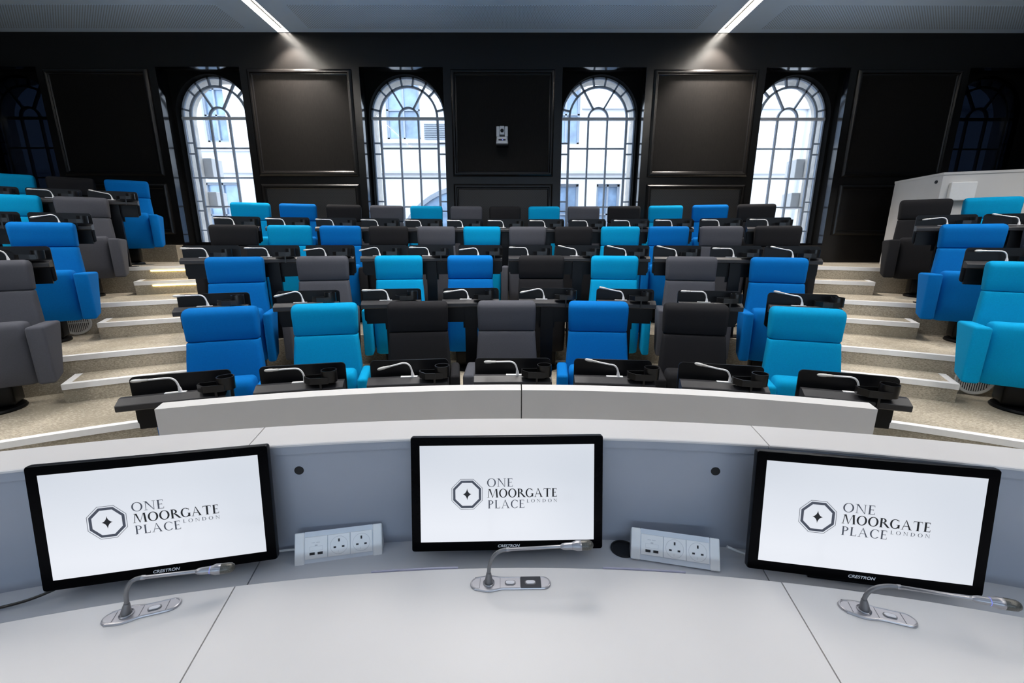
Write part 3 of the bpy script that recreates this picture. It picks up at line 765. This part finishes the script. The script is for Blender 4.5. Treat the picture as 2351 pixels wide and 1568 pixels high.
# ------------------------------------------------------------------ lettering
def glyph(ch, T=0.15, t=0.055, sf=0.034):
    """serif capital as polygons in a unit-height cell; returns (polys, width)"""
    P = []
    def q(*pts): P.append(list(pts))
    def rect(x0, y0, x1, y1): q((x0, y0), (x1, y0), (x1, y1), (x0, y1))
    def stem(x, w=T, y0=0, y1=1, s=0.07, top=True, bot=True):
        rect(x, y0, x+w, y1)
        if bot: rect(x-s, y0, x+w+s, y0+sf)
        if top: rect(x-s, y1-sf, x+w+s, y1)
    def ring(cx, cy, rx, ry, a0, a1, tv=T, th=t, n=26):
        o, i = [], []
        for k in range(n+1):
            a = RAD(a0+(a1-a0)*k/n)
            o.append((cx+rx*cos(a), cy+ry*sin(a))); i.append((cx+(rx-tv)*cos(a), cy+(ry-th)*sin(a)))
        for k in range(n): q(o[k], o[k+1], i[k+1], i[k])
    def diag(x0, y0, x1, y1, w): q((x0, y0), (x0+w, y0), (x1+w, y1), (x1, y1))
    def arm(x0, x1, y, up, w=t):
        rect(x0, y, x1, y+w); q((x1-0.05, y+w/2), (x1, y+w/2), (x1+0.012, y+w/2+up), (x1-0.012, y+w/2+up))
    if ch == 'O': ring(0.48, 0.5, 0.48, 0.52, 0, 360, T, t, 40); return P, 0.96
    if ch == 'C':
        ring(0.46, 0.5, 0.46, 0.52, 48, 318); q((0.74, 0.86), (0.79, 0.98), (0.80, 0.72), (0.765, 0.72)); q((0.78, 0.12), (0.82, 0.20), (0.80, 0.21), (0.74, 0.13)); return P, 0.82
    if ch == 'G':
        ring(0.46, 0.5, 0.46, 0.52, 48, 322); q((0.74, 0.86), (0.79, 0.98), (0.80, 0.72), (0.765, 0.72)); rect(0.70, 0.06, 0.70+T, 0.44); rect(0.60, 0.44-sf, 0.92, 0.44); return P, 0.90
    if ch == 'N':
        rect(0.10, 0, 0.10+t, 1); rect(-0.02, 0, 0.28, sf); rect(-0.04, 1-sf, 0.22, 1)
        q((0.06, 1), (0.06+T*1.15, 1), (0.80+t, -0.02), (0.80, -0.02)); rect(0.80, 0.0, 0.80+t, 1); rect(0.68, 1-sf, 0.97, 1); return P, 0.95
    if ch == 'E':
        stem(0.07); arm(0.1, 0.56, 1-t, -0.17); arm(0.1, 0.60, 0, 0.20); rect(0.2, 0.49, 0.46, 0.49+t); rect(0.45, 0.42, 0.475, 0.61); return P, 0.62
    if ch == 'L':
        stem(0.07); arm(0.1, 0.58, 0, 0.22); return P, 0.60
    if ch == 'T':
        stem(0.36, top=False); rect(0.04, 1-t, 0.83, 1); q((0.04, 1), (0.08, 1), (0.055, 0.78), (0.02, 0.78)); q((0.79, 1), (0.83, 1), (0.85, 0.78), (0.815, 0.78)); return P, 0.87
    if ch == 'M':
        q((0.06, 0), (0.06+t, 0), (0.17+t, 1), (0.17, 1)); rect(-0.04, 0, 0.22, sf); rect(0.06, 1-sf, 0.26, 1)
        q((0.17, 1), (0.17+T, 1), (0.60+0.04, 0.0), (0.57, 0.0)); q((0.57, 0), (0.61, 0), (0.98, 1), (0.93, 1))
        q((0.95-0.02, 1), (0.95+T-0.02, 1), (1.02+T, 0), (1.02, 0)); rect(0.92, 1-sf, 1.16, 1); rect(0.93, 0, 1.26, sf); return P, 1.24
    if ch == 'A':
        q((0.10, 0), (0.10+t, 0), (0.46, 1.0), (0.42, 1.0)); q((0.40, 1.03), (0.47, 1.03), (0.76+T, 0), (0.76, 0)); rect(0.24, 0.34, 0.70, 0.34+t)
        rect(0.0, 0, 0.26, sf); rect(0.66, 0, 1.0, sf); return P, 0.98
    if ch in 'PR':
        stem(0.07); ring(0.26, 0.735, 0.36, 0.265, -90, 90, T*0.95, t, 18); rect(0.15, 1-t, 0.28, 1); rect(0.15, 0.47, 0.28, 0.47+t)
        if ch == 'R': q((0.32, 0.49), (0.32+T*1.2, 0.49), (0.80+T*0.9, 0.0), (0.80-T*0.3, 0.0)); rect(0.74, 0, 0.98, sf); return P, 0.86
        return P, 0.66
    if ch == 'D':
        stem(0.07); ring(0.30, 0.5, 0.58, 0.5, -90, 90, T, t, 22); rect(0.15, 0, 0.32, t); rect(0.15, 1-t, 0.32, 1); return P, 0.92
    return P, 0.4
def text_polys(s, x0, x1, y0, y1, gap, y):
    """serif word stretched to the given box on the screen plane"""
    h = y1-y0; items = []; cur = 0.0
    for ch in s:
        P, w = glyph(ch, 0.185 if len(s) == 8 else 0.15, 0.065 if len(s) == 8 else 0.055); items.append((P, cur)); cur += w+gap
    cur -= gap; k = (x1-x0)/cur
    bm = bmesh.new()
    for P, cx in items:
        for poly in P:
            try: bm.faces.new([bm.verts.new((x0+(cx+p[0])*k, y, y0+p[1]*h)) for p in poly])
            except ValueError: pass
    return bm
def flat(bm, poly, y): bm.faces.new([bm.verts.new((p[0], y, p[1])) for p in poly])
def make_fonts():
    cu = bpy.data.curves.new('maker', 'FONT'); cu.body = 'CRESTRON'; cu.size = 1.0; cu.shear = 0.25; cu.align_x = 'CENTER'; cu.space_character = 1.02; cu.offset = 0.02; cu.extrude = 0.02
    o = bpy.data.objects.new('maker', cu); COL.objects.link(o)
    bpy.context.view_layer.update()
    dg = bpy.context.evaluated_depsgraph_get()
    me = bpy.data.meshes.new_from_object(o.evaluated_get(dg)); bpy.data.objects.remove(o)
    xs = [v.co.x for v in me.vertices]; ys = [v.co.y for v in me.vertices]
    w, h, cx, cy = max(xs)-min(xs), max(ys)-min(ys), (max(xs)+min(xs))/2, (max(ys)+min(ys))/2
    for v in me.vertices:
        x, y, z = v.co; v.co = ((x-cx)/w, -z*0.02, (y-cy)/h)
    me.materials.clear(); me.materials.append(MATS['brand_white']); me.name = 'lettering'
    return me
BRAND = make_fonts()
px = lambda x: (x-1163.3)*0.00119
pz = lambda y: -(y-1131.3)*0.001213
YS = -0.0012     # artwork sits just on the screen face
def art():
    parts = []
    bm = bmesh.new(); cx, cz = px(1070.4), pz(1132.4)
    def octo(r): return [(cx+r/cos(pi/8)*cos(pi/8+k*pi/4), cz+r/cos(pi/8)*sin(pi/8+k*pi/4)) for k in range(8)]
    for a, b in ((35.2, 34.2), (31.8, 26.5)):
        A, B = octo(a*0.00120), octo(b*0.00120)
        for k in range(8): flat(bm, [A[k], A[(k+1) % 8], B[(k+1) % 8], B[k]], YS)
    parts.append(('emblem_ring', mesh('emblem_ring', bm, 'logo_grey')))
    bm = bmesh.new(); sx, sz = 9.8*0.00119, 13.6*0.001213; pts = []
    for k in range(4):
        a0 = k*pi/2; e = [(sx, 0), (0, sz), (-sx, 0), (0, -sz)]; p, n_ = e[k], e[(k+1) % 4]
        for j in range(6):
            u = j/6; c = (0.16*(p[0]+n_[0]), 0.16*(p[1]+n_[1]))
            pts.append((cx+(1-u)**2*p[0]+2*u*(1-u)*c[0]+u*u*n_[0], cz+(1-u)**2*p[1]+2*u*(1-u)*c[1]+u*u*n_[1]))
    ctr = bm.verts.new((cx, YS, cz)); vs = [bm.verts.new((p[0], YS, p[1])) for p in pts]
    for k in range(len(vs)): bm.faces.new((ctr, vs[k], vs[(k+1) % len(vs)]))
    parts.append(('emblem_star', mesh('emblem_star', bm, 'logo_black')))
    for s, x0, x1, y0, y1, g, m in (('ONE', 1116.2, 1175.6, 1116.0, 1096.8, 0.14, 'logo_grey'), ('MOORGATE', 1117, 1277.5, 1140.8, 1121.0, 0.09, 'logo_black'),
                                    ('PLACE', 1118, 1202.3, 1165.6, 1146.8, 0.13, 'logo_grey'), ('LONDON', 1207.6, 1278.0, 1153.2, 1145.6, 0.52, 'logo_grey')):
        parts.append(('lettering', mesh('lettering', text_polys(s, px(x0), px(x1), pz(y0), pz(y1), g, YS), m)))
    return parts
ART = art()

# ------------------------------------------------------------------ monitors
def monitor_meshes():
    W, H = 0.263, 0.159           # half width, half height of the housing
    zc = -0.002
    bm = bmesh.new(); secs = []
    for y, s in ((0.0, 0.0), (-0.0, 0.0)): pass
    front = rrect(W, H, 0.006, 3); back = rrect(W-0.004, H-0.004, 0.012, 3); rear = rrect(W-0.05, H-0.04, 0.02, 3)
    secs = [[(p[0]*0.996, 0.0, zc+p[1]*0.994) for p in front], [(p[0], 0.003, zc+p[1]) for p in front], [(p[0], 0.016, zc+p[1]) for p in front], [(p[0], 0.021, zc+p[1]) for p in back], [(p[0], 0.030, zc+p[1]) for p in rear]]
    loft(bm, secs)
    body = mesh('housing', bm, 'monitor_back', True, 30)
    bm = bmesh.new()
    prism(bm, [(p[0]*0.994, zc+p[1]*0.991) for p in front], 'y', -0.0006, 0.0)
    bez_ = mesh('bezel', bm, 'bezel')
    bm = bmesh.new(); flat(bm, [(-0.238, -0.134), (0.238, -0.134), (0.238, 0.134), (-0.238, 0.134)], -0.0009)
    scr = mesh('screen', bm, 'screen_glow')
    return body, bez_, scr
MON = monitor_meshes()
for pos, yaw, tilt, lab in (((-0.8927, 0.9588, 1.0571), 0.2193, 0.1226, 'left of three touch monitors, behind the left silver microphone'),
                            ((-0.0121, 1.0555, 1.0607), 0.0294, 0.1832, 'middle of three touch monitors on the speaker desk'),
                            ((0.8757, 0.9341, 1.0631), -0.1793, 0.125, 'right of three touch monitors, behind the right silver microphone')):
    t = thing('monitor', lab, 'monitor', (pos[0]-sin(yaw)*0.05, pos[1]+cos(yaw)*0.05, 0.8585), 0, 'touch monitors on the speaker desk')
    t.rotation_euler = (0, 0, yaw)
    rel = Vector((0, -0.05, pos[2]-0.8585))
    def mp(nm, me):
        return obj(nm, me, t, rel, (-tilt, 0, 0))
    mp('housing', MON[0]); mp('bezel', MON[1]); s = mp('screen', MON[2])
    for nm, me in ART: obj(nm, me, s)
    br = obj('lettering', BRAND, t, rel, (-tilt, 0, 0), 'white maker lettering on the lower bezel')
    br.scale = (0.0606, 1, 0.0080)
    br.location = rel + Matrix.Rotation(-tilt, 3, 'X') @ Vector((0.003, -0.0008, -0.1476))
    bm = bmesh.new()
    box(bm, -0.09, 0.09, -0.02, 0.055, 0.0, 0.008)
    M = Matrix.Translation(rel) @ Matrix.Rotation(-tilt, 4, 'X')
    box(bm, -0.04, 0.04, 0.024, 0.034, -0.165, -0.02, M); box(bm, -0.04, 0.04, -0.01, 0.02, 0.0, 0.09)
    obj('stand', mesh('stand', bm, 'monitor_back'), t)

# ------------------------------------------------------------------ desk microphones
def plate_pts(L, r=0.0195):
    x0, x1 = 0.0, L; c = 0.045
    pts = []
    for k in range(13):
        a = RAD(90+180*k/12); pts.append((x0+r+r*cos(a)*1.0, r*sin(a)))
    n = 10
    bl = []
    for k in range(n+1):
        u = -1+2*k/n; bl.append((c+u*0.034, -(r+0.0065*(cos(u*pi/2)**1.4 if abs(u) < 1 else 0))))
    pts += bl
    for k in range(13):
        a = RAD(-90+180*k/12); pts.append((x1-r+r*cos(a), r*sin(a)))
    pts += [(p[0], -p[1]) for p in bl[::-1]]
    return pts
def desk_mic(a, b, spec, lab):
    a = Vector(a); b = Vector(b); yaw = atan2(b.y-a.y, b.x-a.x); L = spec['L']
    z0 = 0.905
    t = thing('desk_microphone', lab, 'microphone', (a.x, a.y, z0), yaw, 'silver microphones on the speaker desk')
    pts = plate_pts(L); cx = L/2
    bm = bmesh.new()
    def sc(s, z): return [((p[0]-cx)*(1-s*0.02/L*2)+cx, p[1]*(1-s), z) for p in pts]
    loft(bm, [sc(0.0, 0.0), sc(0.0, 0.0022), sc(0.05, 0.0042), sc(0.16, 0.0052), sc(0.22, 0.0040)])
    obj('base_plate', mesh('base_plate', bm, 'silver_plate', True, 25), t)
    for x in spec['joints']:                           # joints between the modules
        bm = bmesh.new(); box(bm, x-0.0005, x+0.0005, -0.0150, 0.0150, 0.0036, 0.0047)
        obj('joint', mesh('joint', bm, 'silver_dark'), t)
    if spec.get('dark'):
        bm = bbox(spec['dark'][0], spec['dark'][1], -0.0186, 0.0186, 0.0015, 0.0052, 0.0012)
        obj('dark_module', mesh('dark_module', bm, 'dark_plate'), t, label='black button module')
    for x in spec['buttons']:
        bm = bmesh.new(); rim = rrect(0.0135, 0.0072, 0.007, 6)
        prism(bm, [(x+p[0], -0.001+p[1]) for p in rim], 'z', 0.004, 0.0055)
        r_ = obj('button_rim', mesh('button_rim', bm, 'silver_dark'), t)
        bm = bmesh.new(); prism(bm, [(x+p[0]*0.82, -0.001+p[1]*0.70) for p in rim], 'z', 0.0045, 0.0066)
        box(bm, x-0.0022, x+0.0022, -0.0022, -0.0010, 0.0066, 0.0067)
        obj('button', mesh('button', bm, 'button_white'), r_, label='white push button')
    sx = spec['stem']
    bm = bmesh.new(); lathe(bm, [(0.0145, 0.003), (0.0145, 0.0058), (0.0125, 0.0075), (0.011, 0.0060), (0.002, 0.0058)], 28, sx, 0)
    obj('collar', mesh('collar', bm, 'silver', True, 40), t)
    k0, be, co, ti = spec['pts']                       # knuckle, bend, head start, tip as (along, height)
    V = lambda q: Vector((sx+q[0], 0, q[1]))
    bm = bmesh.new()
    tube(bm, [V((0, 0.003)), V((0, 0.012)), V((k0[0]*0.6, k0[1]*0.75)), V(k0)], [0.0105, 0.0098, 0.0075, 0.0056], 14)
    obj('stem_boot', mesh('stem_boot', bm, 'silver_dark', True, 60), t)
    dirn = (V(co)-V(be)).normalized()
    path = bez(V(k0), V((k0[0]+0.002, k0[1]+(be[1]-k0[1])*0.75)), V(be)-dirn*0.022, V(be), 12)
    bm = bmesh.new(); tube(bm, path, 0.0046, 12)
    obj('gooseneck', mesh('gooseneck', bm, 'silver_dark', True, 60), t)
    bm = bmesh.new(); tube(bm, [V(be)-dirn*0.001, V(be)+dirn*0.006, V(be)+dirn*0.007, V(co)], [0.0052, 0.0050, 0.0040, 0.0040], 12)
    obj('arm', mesh('arm', bm, 'silver', True, 60), t)
    ln = (V(ti)-V(co)).length
    at = lambda u: V(co)+dirn*ln*u
    bm = bmesh.new(); tube(bm, [at(-0.04), at(0.02), at(0.12), at(0.30), at(0.36), at(0.48), at(0.62), at(0.66)], [0.0042, 0.0066, 0.0080, 0.0082, 0.0090, 0.0122, 0.0120, 0.0104], 16)
    h = obj('mic_head', mesh('mic_head', bm, 'silver', True, 60), t)
    bm = bmesh.new(); tube(bm, [at(0.55), at(0.60), at(0.78), at(0.90), at(0.97), at(1.0)], [0.0100, 0.0119, 0.0119, 0.0110, 0.0080, 0.003], 16)
    g = obj('mic_grille', mesh('mic_grille', bm, 'mic_grille', True, 60), h, label='dark mesh grille')
    bm = bmesh.new(); tube(bm, [at(0.318), at(0.338)], [0.0083, 0.0088], 16)
    obj('indicator', mesh('indicator', bm, 'led_blue' if spec.get('lit') else 'silver_dark'), h)
desk_mic((-0.918, 0.794, 0), (-0.778, 0.844, 0), dict(L=0.150, joints=(0.024, 0.074, 0.124), buttons=(0.099,), stem=0.046, lit=True, pts=((0.005, 0.032), (0.042, 0.089), (0.146, 0.075), (0.222, 0.068))), 'left silver gooseneck microphone with one button, set into the speaker desk')
desk_mic((-0.103, 0.902, 0), (0.097, 0.906, 0), dict(L=0.200, joints=(0.024, 0.074, 0.124), buttons=(0.099, 0.149), dark=(0.1245, 0.1755), stem=0.046, pts=((0.0, 0.034), (0.045, 0.099), (0.178, 0.106), (0.255, 0.108))), 'middle silver gooseneck microphone with two buttons before the middle monitor')
desk_mic((0.764, 0.841, 0), (0.906, 0.794, 0), dict(L=0.150, joints=(0.024, 0.074, 0.124), buttons=(0.099,), stem=0.050, lit=True, pts=((-0.004, 0.032), (0.050, 0.082), (0.181, 0.090), (0.258, 0.090))), 'right silver gooseneck microphone with one button, set into the speaker desk')

# ------------------------------------------------------------------ power outlets
def outlet(pos, yaw, tilt, h, lab):
    t = thing('power_outlet', lab, 'power outlet', (pos[0], pos[1], 0.8585), yaw, 'desk power outlets')
    z = pos[2]-0.8585; R0 = Matrix.Translation((0, 0, z)) @ Matrix.Rotation(-tilt, 4, 'X')
    H = h/2; W = 0.1175
    def add(nm, bm, m, par=t, label=None):
        o = obj(nm, mesh(nm, bm, m), par, label=label)
        if par is t: o.location = (0, 0, z); o.rotation_euler = (-tilt, 0, 0)
        return o
    bm = bmesh.new(); prism(bm, [(0.0, -H), (0.0, H), (0.030, H-0.012), (0.045, -H+0.004)], 'x', -W+0.026, W-0.026)
    for v in bm.verts: v.co.y += 0.001
    add('body', bm, 'socket_alu')
    for s in (-1, 1):
        bm = bmesh.new(); prism(bm, [(-0.002, -H-0.001), (-0.002, H+0.001), (0.034, H-0.010), (0.050, -H+0.001)], 'x', s*(W-0.026), s*W)
        bevel(bm, 0.003, 2); add('end_cap', bm, 'socket_white')
    fz = H-0.014
    for i, cx in enumerate((-0.0605, 0.0, 0.0605)):
        w = 0.0296
        bm = bbox(cx-w, cx+w, -0.002, 0.004, -fz, fz, 0.001)
        nm = 'usb_module' if i == 0 else 'socket'
        f = add(nm, bm, 'socket_face')
        bm = bmesh.new()
        if i == 0:
            for k in (-1, 1): box(bm, cx+k*0.0105-0.0068, cx+k*0.0105+0.0068, -0.0026, 0.0, -0.0185, -0.0120)
            add('usb_port', bm, 'black_hole', f)
            bm = bmesh.new()
            for x0_, x1_, z0_, z1_ in ((-0.017, 0.017, 0.0030, 0.0034), (-0.017, 0.017, -0.0075, -0.0071), (-0.0172, -0.0168, -0.0075, 0.003), (0.0168, 0.0172, -0.0075, 0.003), (-0.0035, 0.0035, 0.0045, 0.0075)):
                box(bm, cx+x0_, cx+x1_, -0.00215, 0.0, z0_, z1_)
            for k in range(9): 
                if k != 4: box(bm, cx-0.0115+k*0.0024, cx-0.0101+k*0.0024, -0.00215, 0.0, 0.0125, 0.0145)
            add('marking', bm, 'socket_line', f)
        else:
            box(bm, cx-0.0022, cx+0.0022, -0.0025, 0, 0.0085, 0.0165)
            for k in (-1, 1): box(bm, cx+k*0.0112-0.0034, cx+k*0.0112+0.0034, -0.0025, 0, -0.0075, -0.0030)
            add('pin_slot', bm, 'black_hole', f)
            bm = bmesh.new(); arc_bar(bm, cx, -0.0005, 0.0235, 0.0007, 0, 360, -0.0022, -0.0015, 40)
            box(bm, cx-0.0022, cx-0.0016, -0.0022, 0, -0.0195, -0.0135)
            add('marking', bm, 'socket_line', f)
outlet((-0.4897, 1.0570, 0.8955), 0.2022, 0.4164, 0.0862, 'left white desk outlet with two sockets and two charging ports')
outlet((0.4534, 1.0377, 0.8995), -0.2166, 0.5612, 0.0813, 'right white desk outlet with two sockets and two charging ports')

# cables
def cable(pts, r, m, lab):
    bm = bmesh.new(); path = []
    P = [Vector(p) for p in pts]
    for i in range(len(P)-1):
        a, b = P[i], P[i+1]; pa = P[i-1] if i else a; nb = P[i+2] if i+2 < len(P) else b
        path += bez(a, a+(b-pa)/6, b-(nb-a)/6, b, 6)[:-1]
    path.append(P[-1]); tube(bm, path, r, 8)
    tag(obj('cable', mesh('cable', bm, m, True, 60)), lab, 'cable')
cable([polar(-8.1, 4.385, 0.874), polar(-8.6, 4.388, 0.874), polar(-9.3, 4.390, 0.873), polar(-10.6, 4.388, 0.867), polar(-11.5, 4.385, 0.8625)], 0.0035, 'cable_white', 'white cable running from the left outlet behind the left monitor')
cable([polar(7.4, 4.37, 0.890), polar(7.8, 4.37, 0.878), polar(8.4, 4.36, 0.870), polar(9.2, 4.36, 0.866), polar(10.2, 4.37, 0.8625)], 0.0035, 'cable_white', 'white cable running from the right outlet behind the right monitor')
cable([(-1.53, 0.755, 0.8625), (-1.39, 0.81, 0.8625), (-1.275, 0.855, 0.866), (-1.18, 0.89, 0.874), (-1.10, 0.945, 0.895), (-1.03, 0.975, 0.93)], 0.0035, 'cable_black', 'black cable on the desk shelf at the left edge, leading to the left monitor')

# ------------------------------------------------------------------ wall camera, cabinet, vents, LED strips
t = thing('wall_camera', 'white pan tilt camera mounted on the panelled wall between the middle windows', 'camera', (-0.165, WALLY, 3.155))
bm = bbox(-0.095, 0.095, -0.20, 0.0, 0.0, 0.03, 0.006); obj('bracket', mesh('bracket', bm, 'cam_dark'), t)
bm = bmesh.new(); loft(bm, [[(p[0], -0.10+p[1], z) for p in rrect(w, d, 0.04, 5)] for z, w, d in ((0.03, 0.094, 0.098), (0.05, 0.094, 0.098), (0.115, 0.088, 0.09), (0.13, 0.086, 0.085))])
bd = obj('body', mesh('body', bm, 'cam_body', True, 40), t)
bm = bbox(-0.055, 0.055, -0.205, -0.190, 0.075, 0.092, 0.003); obj('sensor_bar', mesh('sensor_bar', bm, 'cam_dark'), bd)
bm = bbox(0.0, 0.016, -0.207, -0.2, 0.078, 0.088, 0.002); obj('indicator', mesh('indicator', bm, 'led_blue'), bd)
hd = None
bm = bmesh.new(); box(bm, -0.090, -0.040, -0.17, -0.03, 0.135, 0.285); box(bm, 0.040, 0.090, -0.17, -0.03, 0.135, 0.285); bevel(bm, 0.008, 2)
obj('yoke', mesh('yoke', bm, 'cam_body', True, 40), t)
bm = bbox(-0.037, 0.037, -0.185, -0.02, 0.165, 0.287, 0.010, 3); hd = obj('camera_head', mesh('camera_head', bm, 'cam_body', True, 40), t)
bm = bmesh.new(); lathe(bm, [(0.026, -0.01), (0.027, 0.004), (0.021, 0.006), (0.019, 0.0), (0.001, 0.002)], 28, M=Matrix.Translation((0, -0.186, 0.218)) @ Matrix.Rotation(pi/2, 4, 'X'))
obj('lens', mesh('lens', bm, 'cam_dark', True, 40), hd)

t = thing('white_cabinet', 'tall white boxed booth behind the upper right seats', 'cabinet', (6.4, 6.4, RISE*4))
C0 = [(5.68, 6.05), (5.84, 6.98), (8.9, 6.98), (8.9, 4.74)]
bm = bmesh.new(); prism(bm, [(p[0]-6.4, p[1]-6.4) for p in C0], 'z', 0.0, 1.24)
obj('body', mesh('cabinet_body', bm, 'white_paint'), t)
bm = bmesh.new(); prism(bm, [(C0[0][0]-6.4-0.006, C0[0][1]-6.4-0.008), (C0[1][0]-6.4-0.008, C0[1][1]-6.4), (8.9-6.4, 6.98-6.4), (8.9-6.4, 4.74-6.4-0.008)], 'z', 1.212, 1.242)
obj('top', mesh('cabinet_top', bm, 'white_paint'), t)
bm = bmesh.new(); d = Vector((C0[1][0]-C0[0][0], C0[1][1]-C0[0][1], 0)).normalized(); c = Vector((C0[0][0]-6.4, C0[0][1]-6.4, 1.135))+d*0.10
disc(bm, c, Vector((-d.y, d.x, 0)), 0.022, 0.01); obj('knob', mesh('knob', bm, 'cam_dark'), t, label='small black knob')
u = Vector((C0[3][0]-C0[0][0], C0[3][1]-C0[0][1], 0)).normalized()
bm = bbox(-0.13, 0.13, -0.075, 0.0, -0.115, 0.115, 0.012, 3)
o = obj('wall_speaker', mesh('wall_speaker', bm, 'socket_face'), None, (C0[0][0]+u.x*0.205, C0[0][1]+u.y*0.205, RISE*4+0.995), (0, 0, atan2(u.y, u.x)))
tag(o, 'small white square unit fixed to the face of the white booth', 'wall unit')

def floor_vent(th, R_, z, lab):
    c = polar(th, R_, z); t_ = RAD(th)
    t = thing('round_vent', lab, 'vent', c, -t_, 'round riser vents')
    bm = bmesh.new(); lathe(bm, [(0.105, 0.0), (0.135, 0.0), (0.135, 0.012), (0.128, 0.018), (0.108, 0.014), (0.105, 0.0)], 36, M=Matrix.Rotation(pi/2, 4, 'X'))
    obj('rim', mesh('rim', bm, 'grille', True, 40), t)
    bm = bmesh.new(); lathe(bm, [(0.106, 0.001), (0.106, 0.003), (0.10, 0.004)], 30, M=Matrix.Rotation(pi/2, 4, 'X'))
    obj('backing', mesh('backing', bm, 'hole_dark'), t)
    bm = bmesh.new()
    for k in range(-6, 7):
        x = k*0.0155; hh = sqrt(max(0, 0.106**2-x*x))
        if hh > 0.01: box(bm, x-0.0042, x+0.0042, -0.012, -0.004, -hh, hh)
    box(bm, -0.105, 0.105, -0.013, -0.004, -0.006, 0.006)
    obj('slats', mesh('slats', bm, 'grille'), t)
floor_vent(30.75, NOSE[2]-0.012, RISE+0.142, 'round white slatted vent low behind the lowest turquoise chair at right')
floor_vent(-31.55, NOSE[3]-0.012, RISE*2+0.142, 'round pale slatted vent low under the royal blue chair at left')
for nm, a0, a1, r, z in (('upper', -28.45, -25.7, NOSE[4], RISE*4), ('lower', -28.05, -24.7, STEP[3], RISE*3.5)):
    bm = bmesh.new(); arc_prism(bm, a0, a1, [(r-0.012, z-0.060), (r-0.012, z-0.046), (r-0.001, z-0.046), (r-0.001, z-0.060)], 0.5)
    tag(obj('step_light', mesh('step_light', bm, 'led_yellow')), '%s of two glowing yellow light strips under step edges in the left aisle' % nm, 'light strip', 'lit step edges')

# ------------------------------------------------------------------ lamps
def spot(loc, energy, size, blend, colr, rot=(0, 0, 0), radius=0.03):
    l = bpy.data.lights.new('spot_lamp', 'SPOT'); l.energy = energy; l.spot_size = RAD(size); l.spot_blend = blend; l.color = colr; l.shadow_soft_size = radius
    o = bpy.data.objects.new('spot_lamp', l); COL.objects.link(o); o.location = loc; o.rotation_euler = rot
for x in (-3.38, 3.10): spot((x, 7.28, CEILZ-0.005), 640, 100, 0.6, (1.0, 0.91, 0.83))
def area(loc, sx, sy, energy, colr, rot=(0, 0, 0)):
    l = bpy.data.lights.new('ceiling_lamp', 'AREA'); l.shape = 'RECTANGLE'; l.size = sx; l.size_y = sy; l.energy = energy; l.color = colr
    l.spread = RAD(115)
    o = bpy.data.objects.new('ceiling_lamp', l); COL.objects.link(o); o.location = loc; o.rotation_euler = rot
for x, y, e in ((-5.8, 3.2, 85), (5.6, 3.2, 85), (-0.15, 4.4, 100), (-0.15, 3.1, 34), (-0.15, -2.6, 10)):
    area((x, y, CEILZ-0.03), 1.5, 2.4, e, (1.0, 0.955, 0.91))

l = bpy.data.lights.new('added_cool_fill', 'AREA'); l.shape = 'RECTANGLE'; l.size = 6.0; l.size_y = 2.2; l.energy = 230; l.color = (0.62, 0.80, 1.0)  # added fill lamp, no visible source; cools the ceiling and desk panel
o = bpy.data.objects.new('added_cool_fill', l); COL.objects.link(o); o.location = (0, BACKY+0.08, 2.2); o.rotation_euler = (RAD(90+48), 0, 0)

# sky outside
w = bpy.data.worlds.new('sky'); SC.world = w; w.use_nodes = True
bg = w.node_tree.nodes['Background']; bg.inputs['Color'].default_value = (0.80, 0.90, 1.0, 1); bg.inputs['Strength'].default_value = 3.9

# ------------------------------------------------------------------ camera
F, P_, YAW, ROLL, EYE = 991.63, 0.2343, -0.0006, 0.0016, 1.74
f0 = Vector((sin(YAW)*cos(P_), cos(YAW)*cos(P_), -sin(P_))); r0 = Vector((cos(YAW), -sin(YAW), 0)); u0 = r0.cross(f0)
rr = r0*cos(ROLL)+u0*sin(ROLL); uu = -r0*sin(ROLL)+u0*cos(ROLL)
cd = bpy.data.cameras.new('camera'); cd.sensor_width = 36.0; cd.sensor_fit = 'HORIZONTAL'; cd.lens = 36.0*F/2351.0; cd.clip_start = 0.02; cd.clip_end = 200
co = bpy.data.objects.new('camera', cd); COL.objects.link(co)
co.matrix_world = Matrix(((rr.x, uu.x, -f0.x, 0), (rr.y, uu.y, -f0.y, 0), (rr.z, uu.z, -f0.z, EYE), (0, 0, 0, 1)))
SC.camera = co

SC.view_settings.view_transform = 'Standard'; SC.view_settings.look = 'None'; SC.view_settings.gamma = 1.0
SC.view_settings.exposure = 0.0; SC.view_settings.use_curve_mapping = False
cy = SC.cycles
cy.max_bounces = 8; cy.diffuse_bounces = 4; cy.glossy_bounces = 4; cy.transmission_bounces = 4; cy.transparent_max_bounces = 8
cy.use_denoising = True; cy.sample_clamp_indirect = 6.0; cy.caustics_reflective = False; cy.caustics_refractive = False
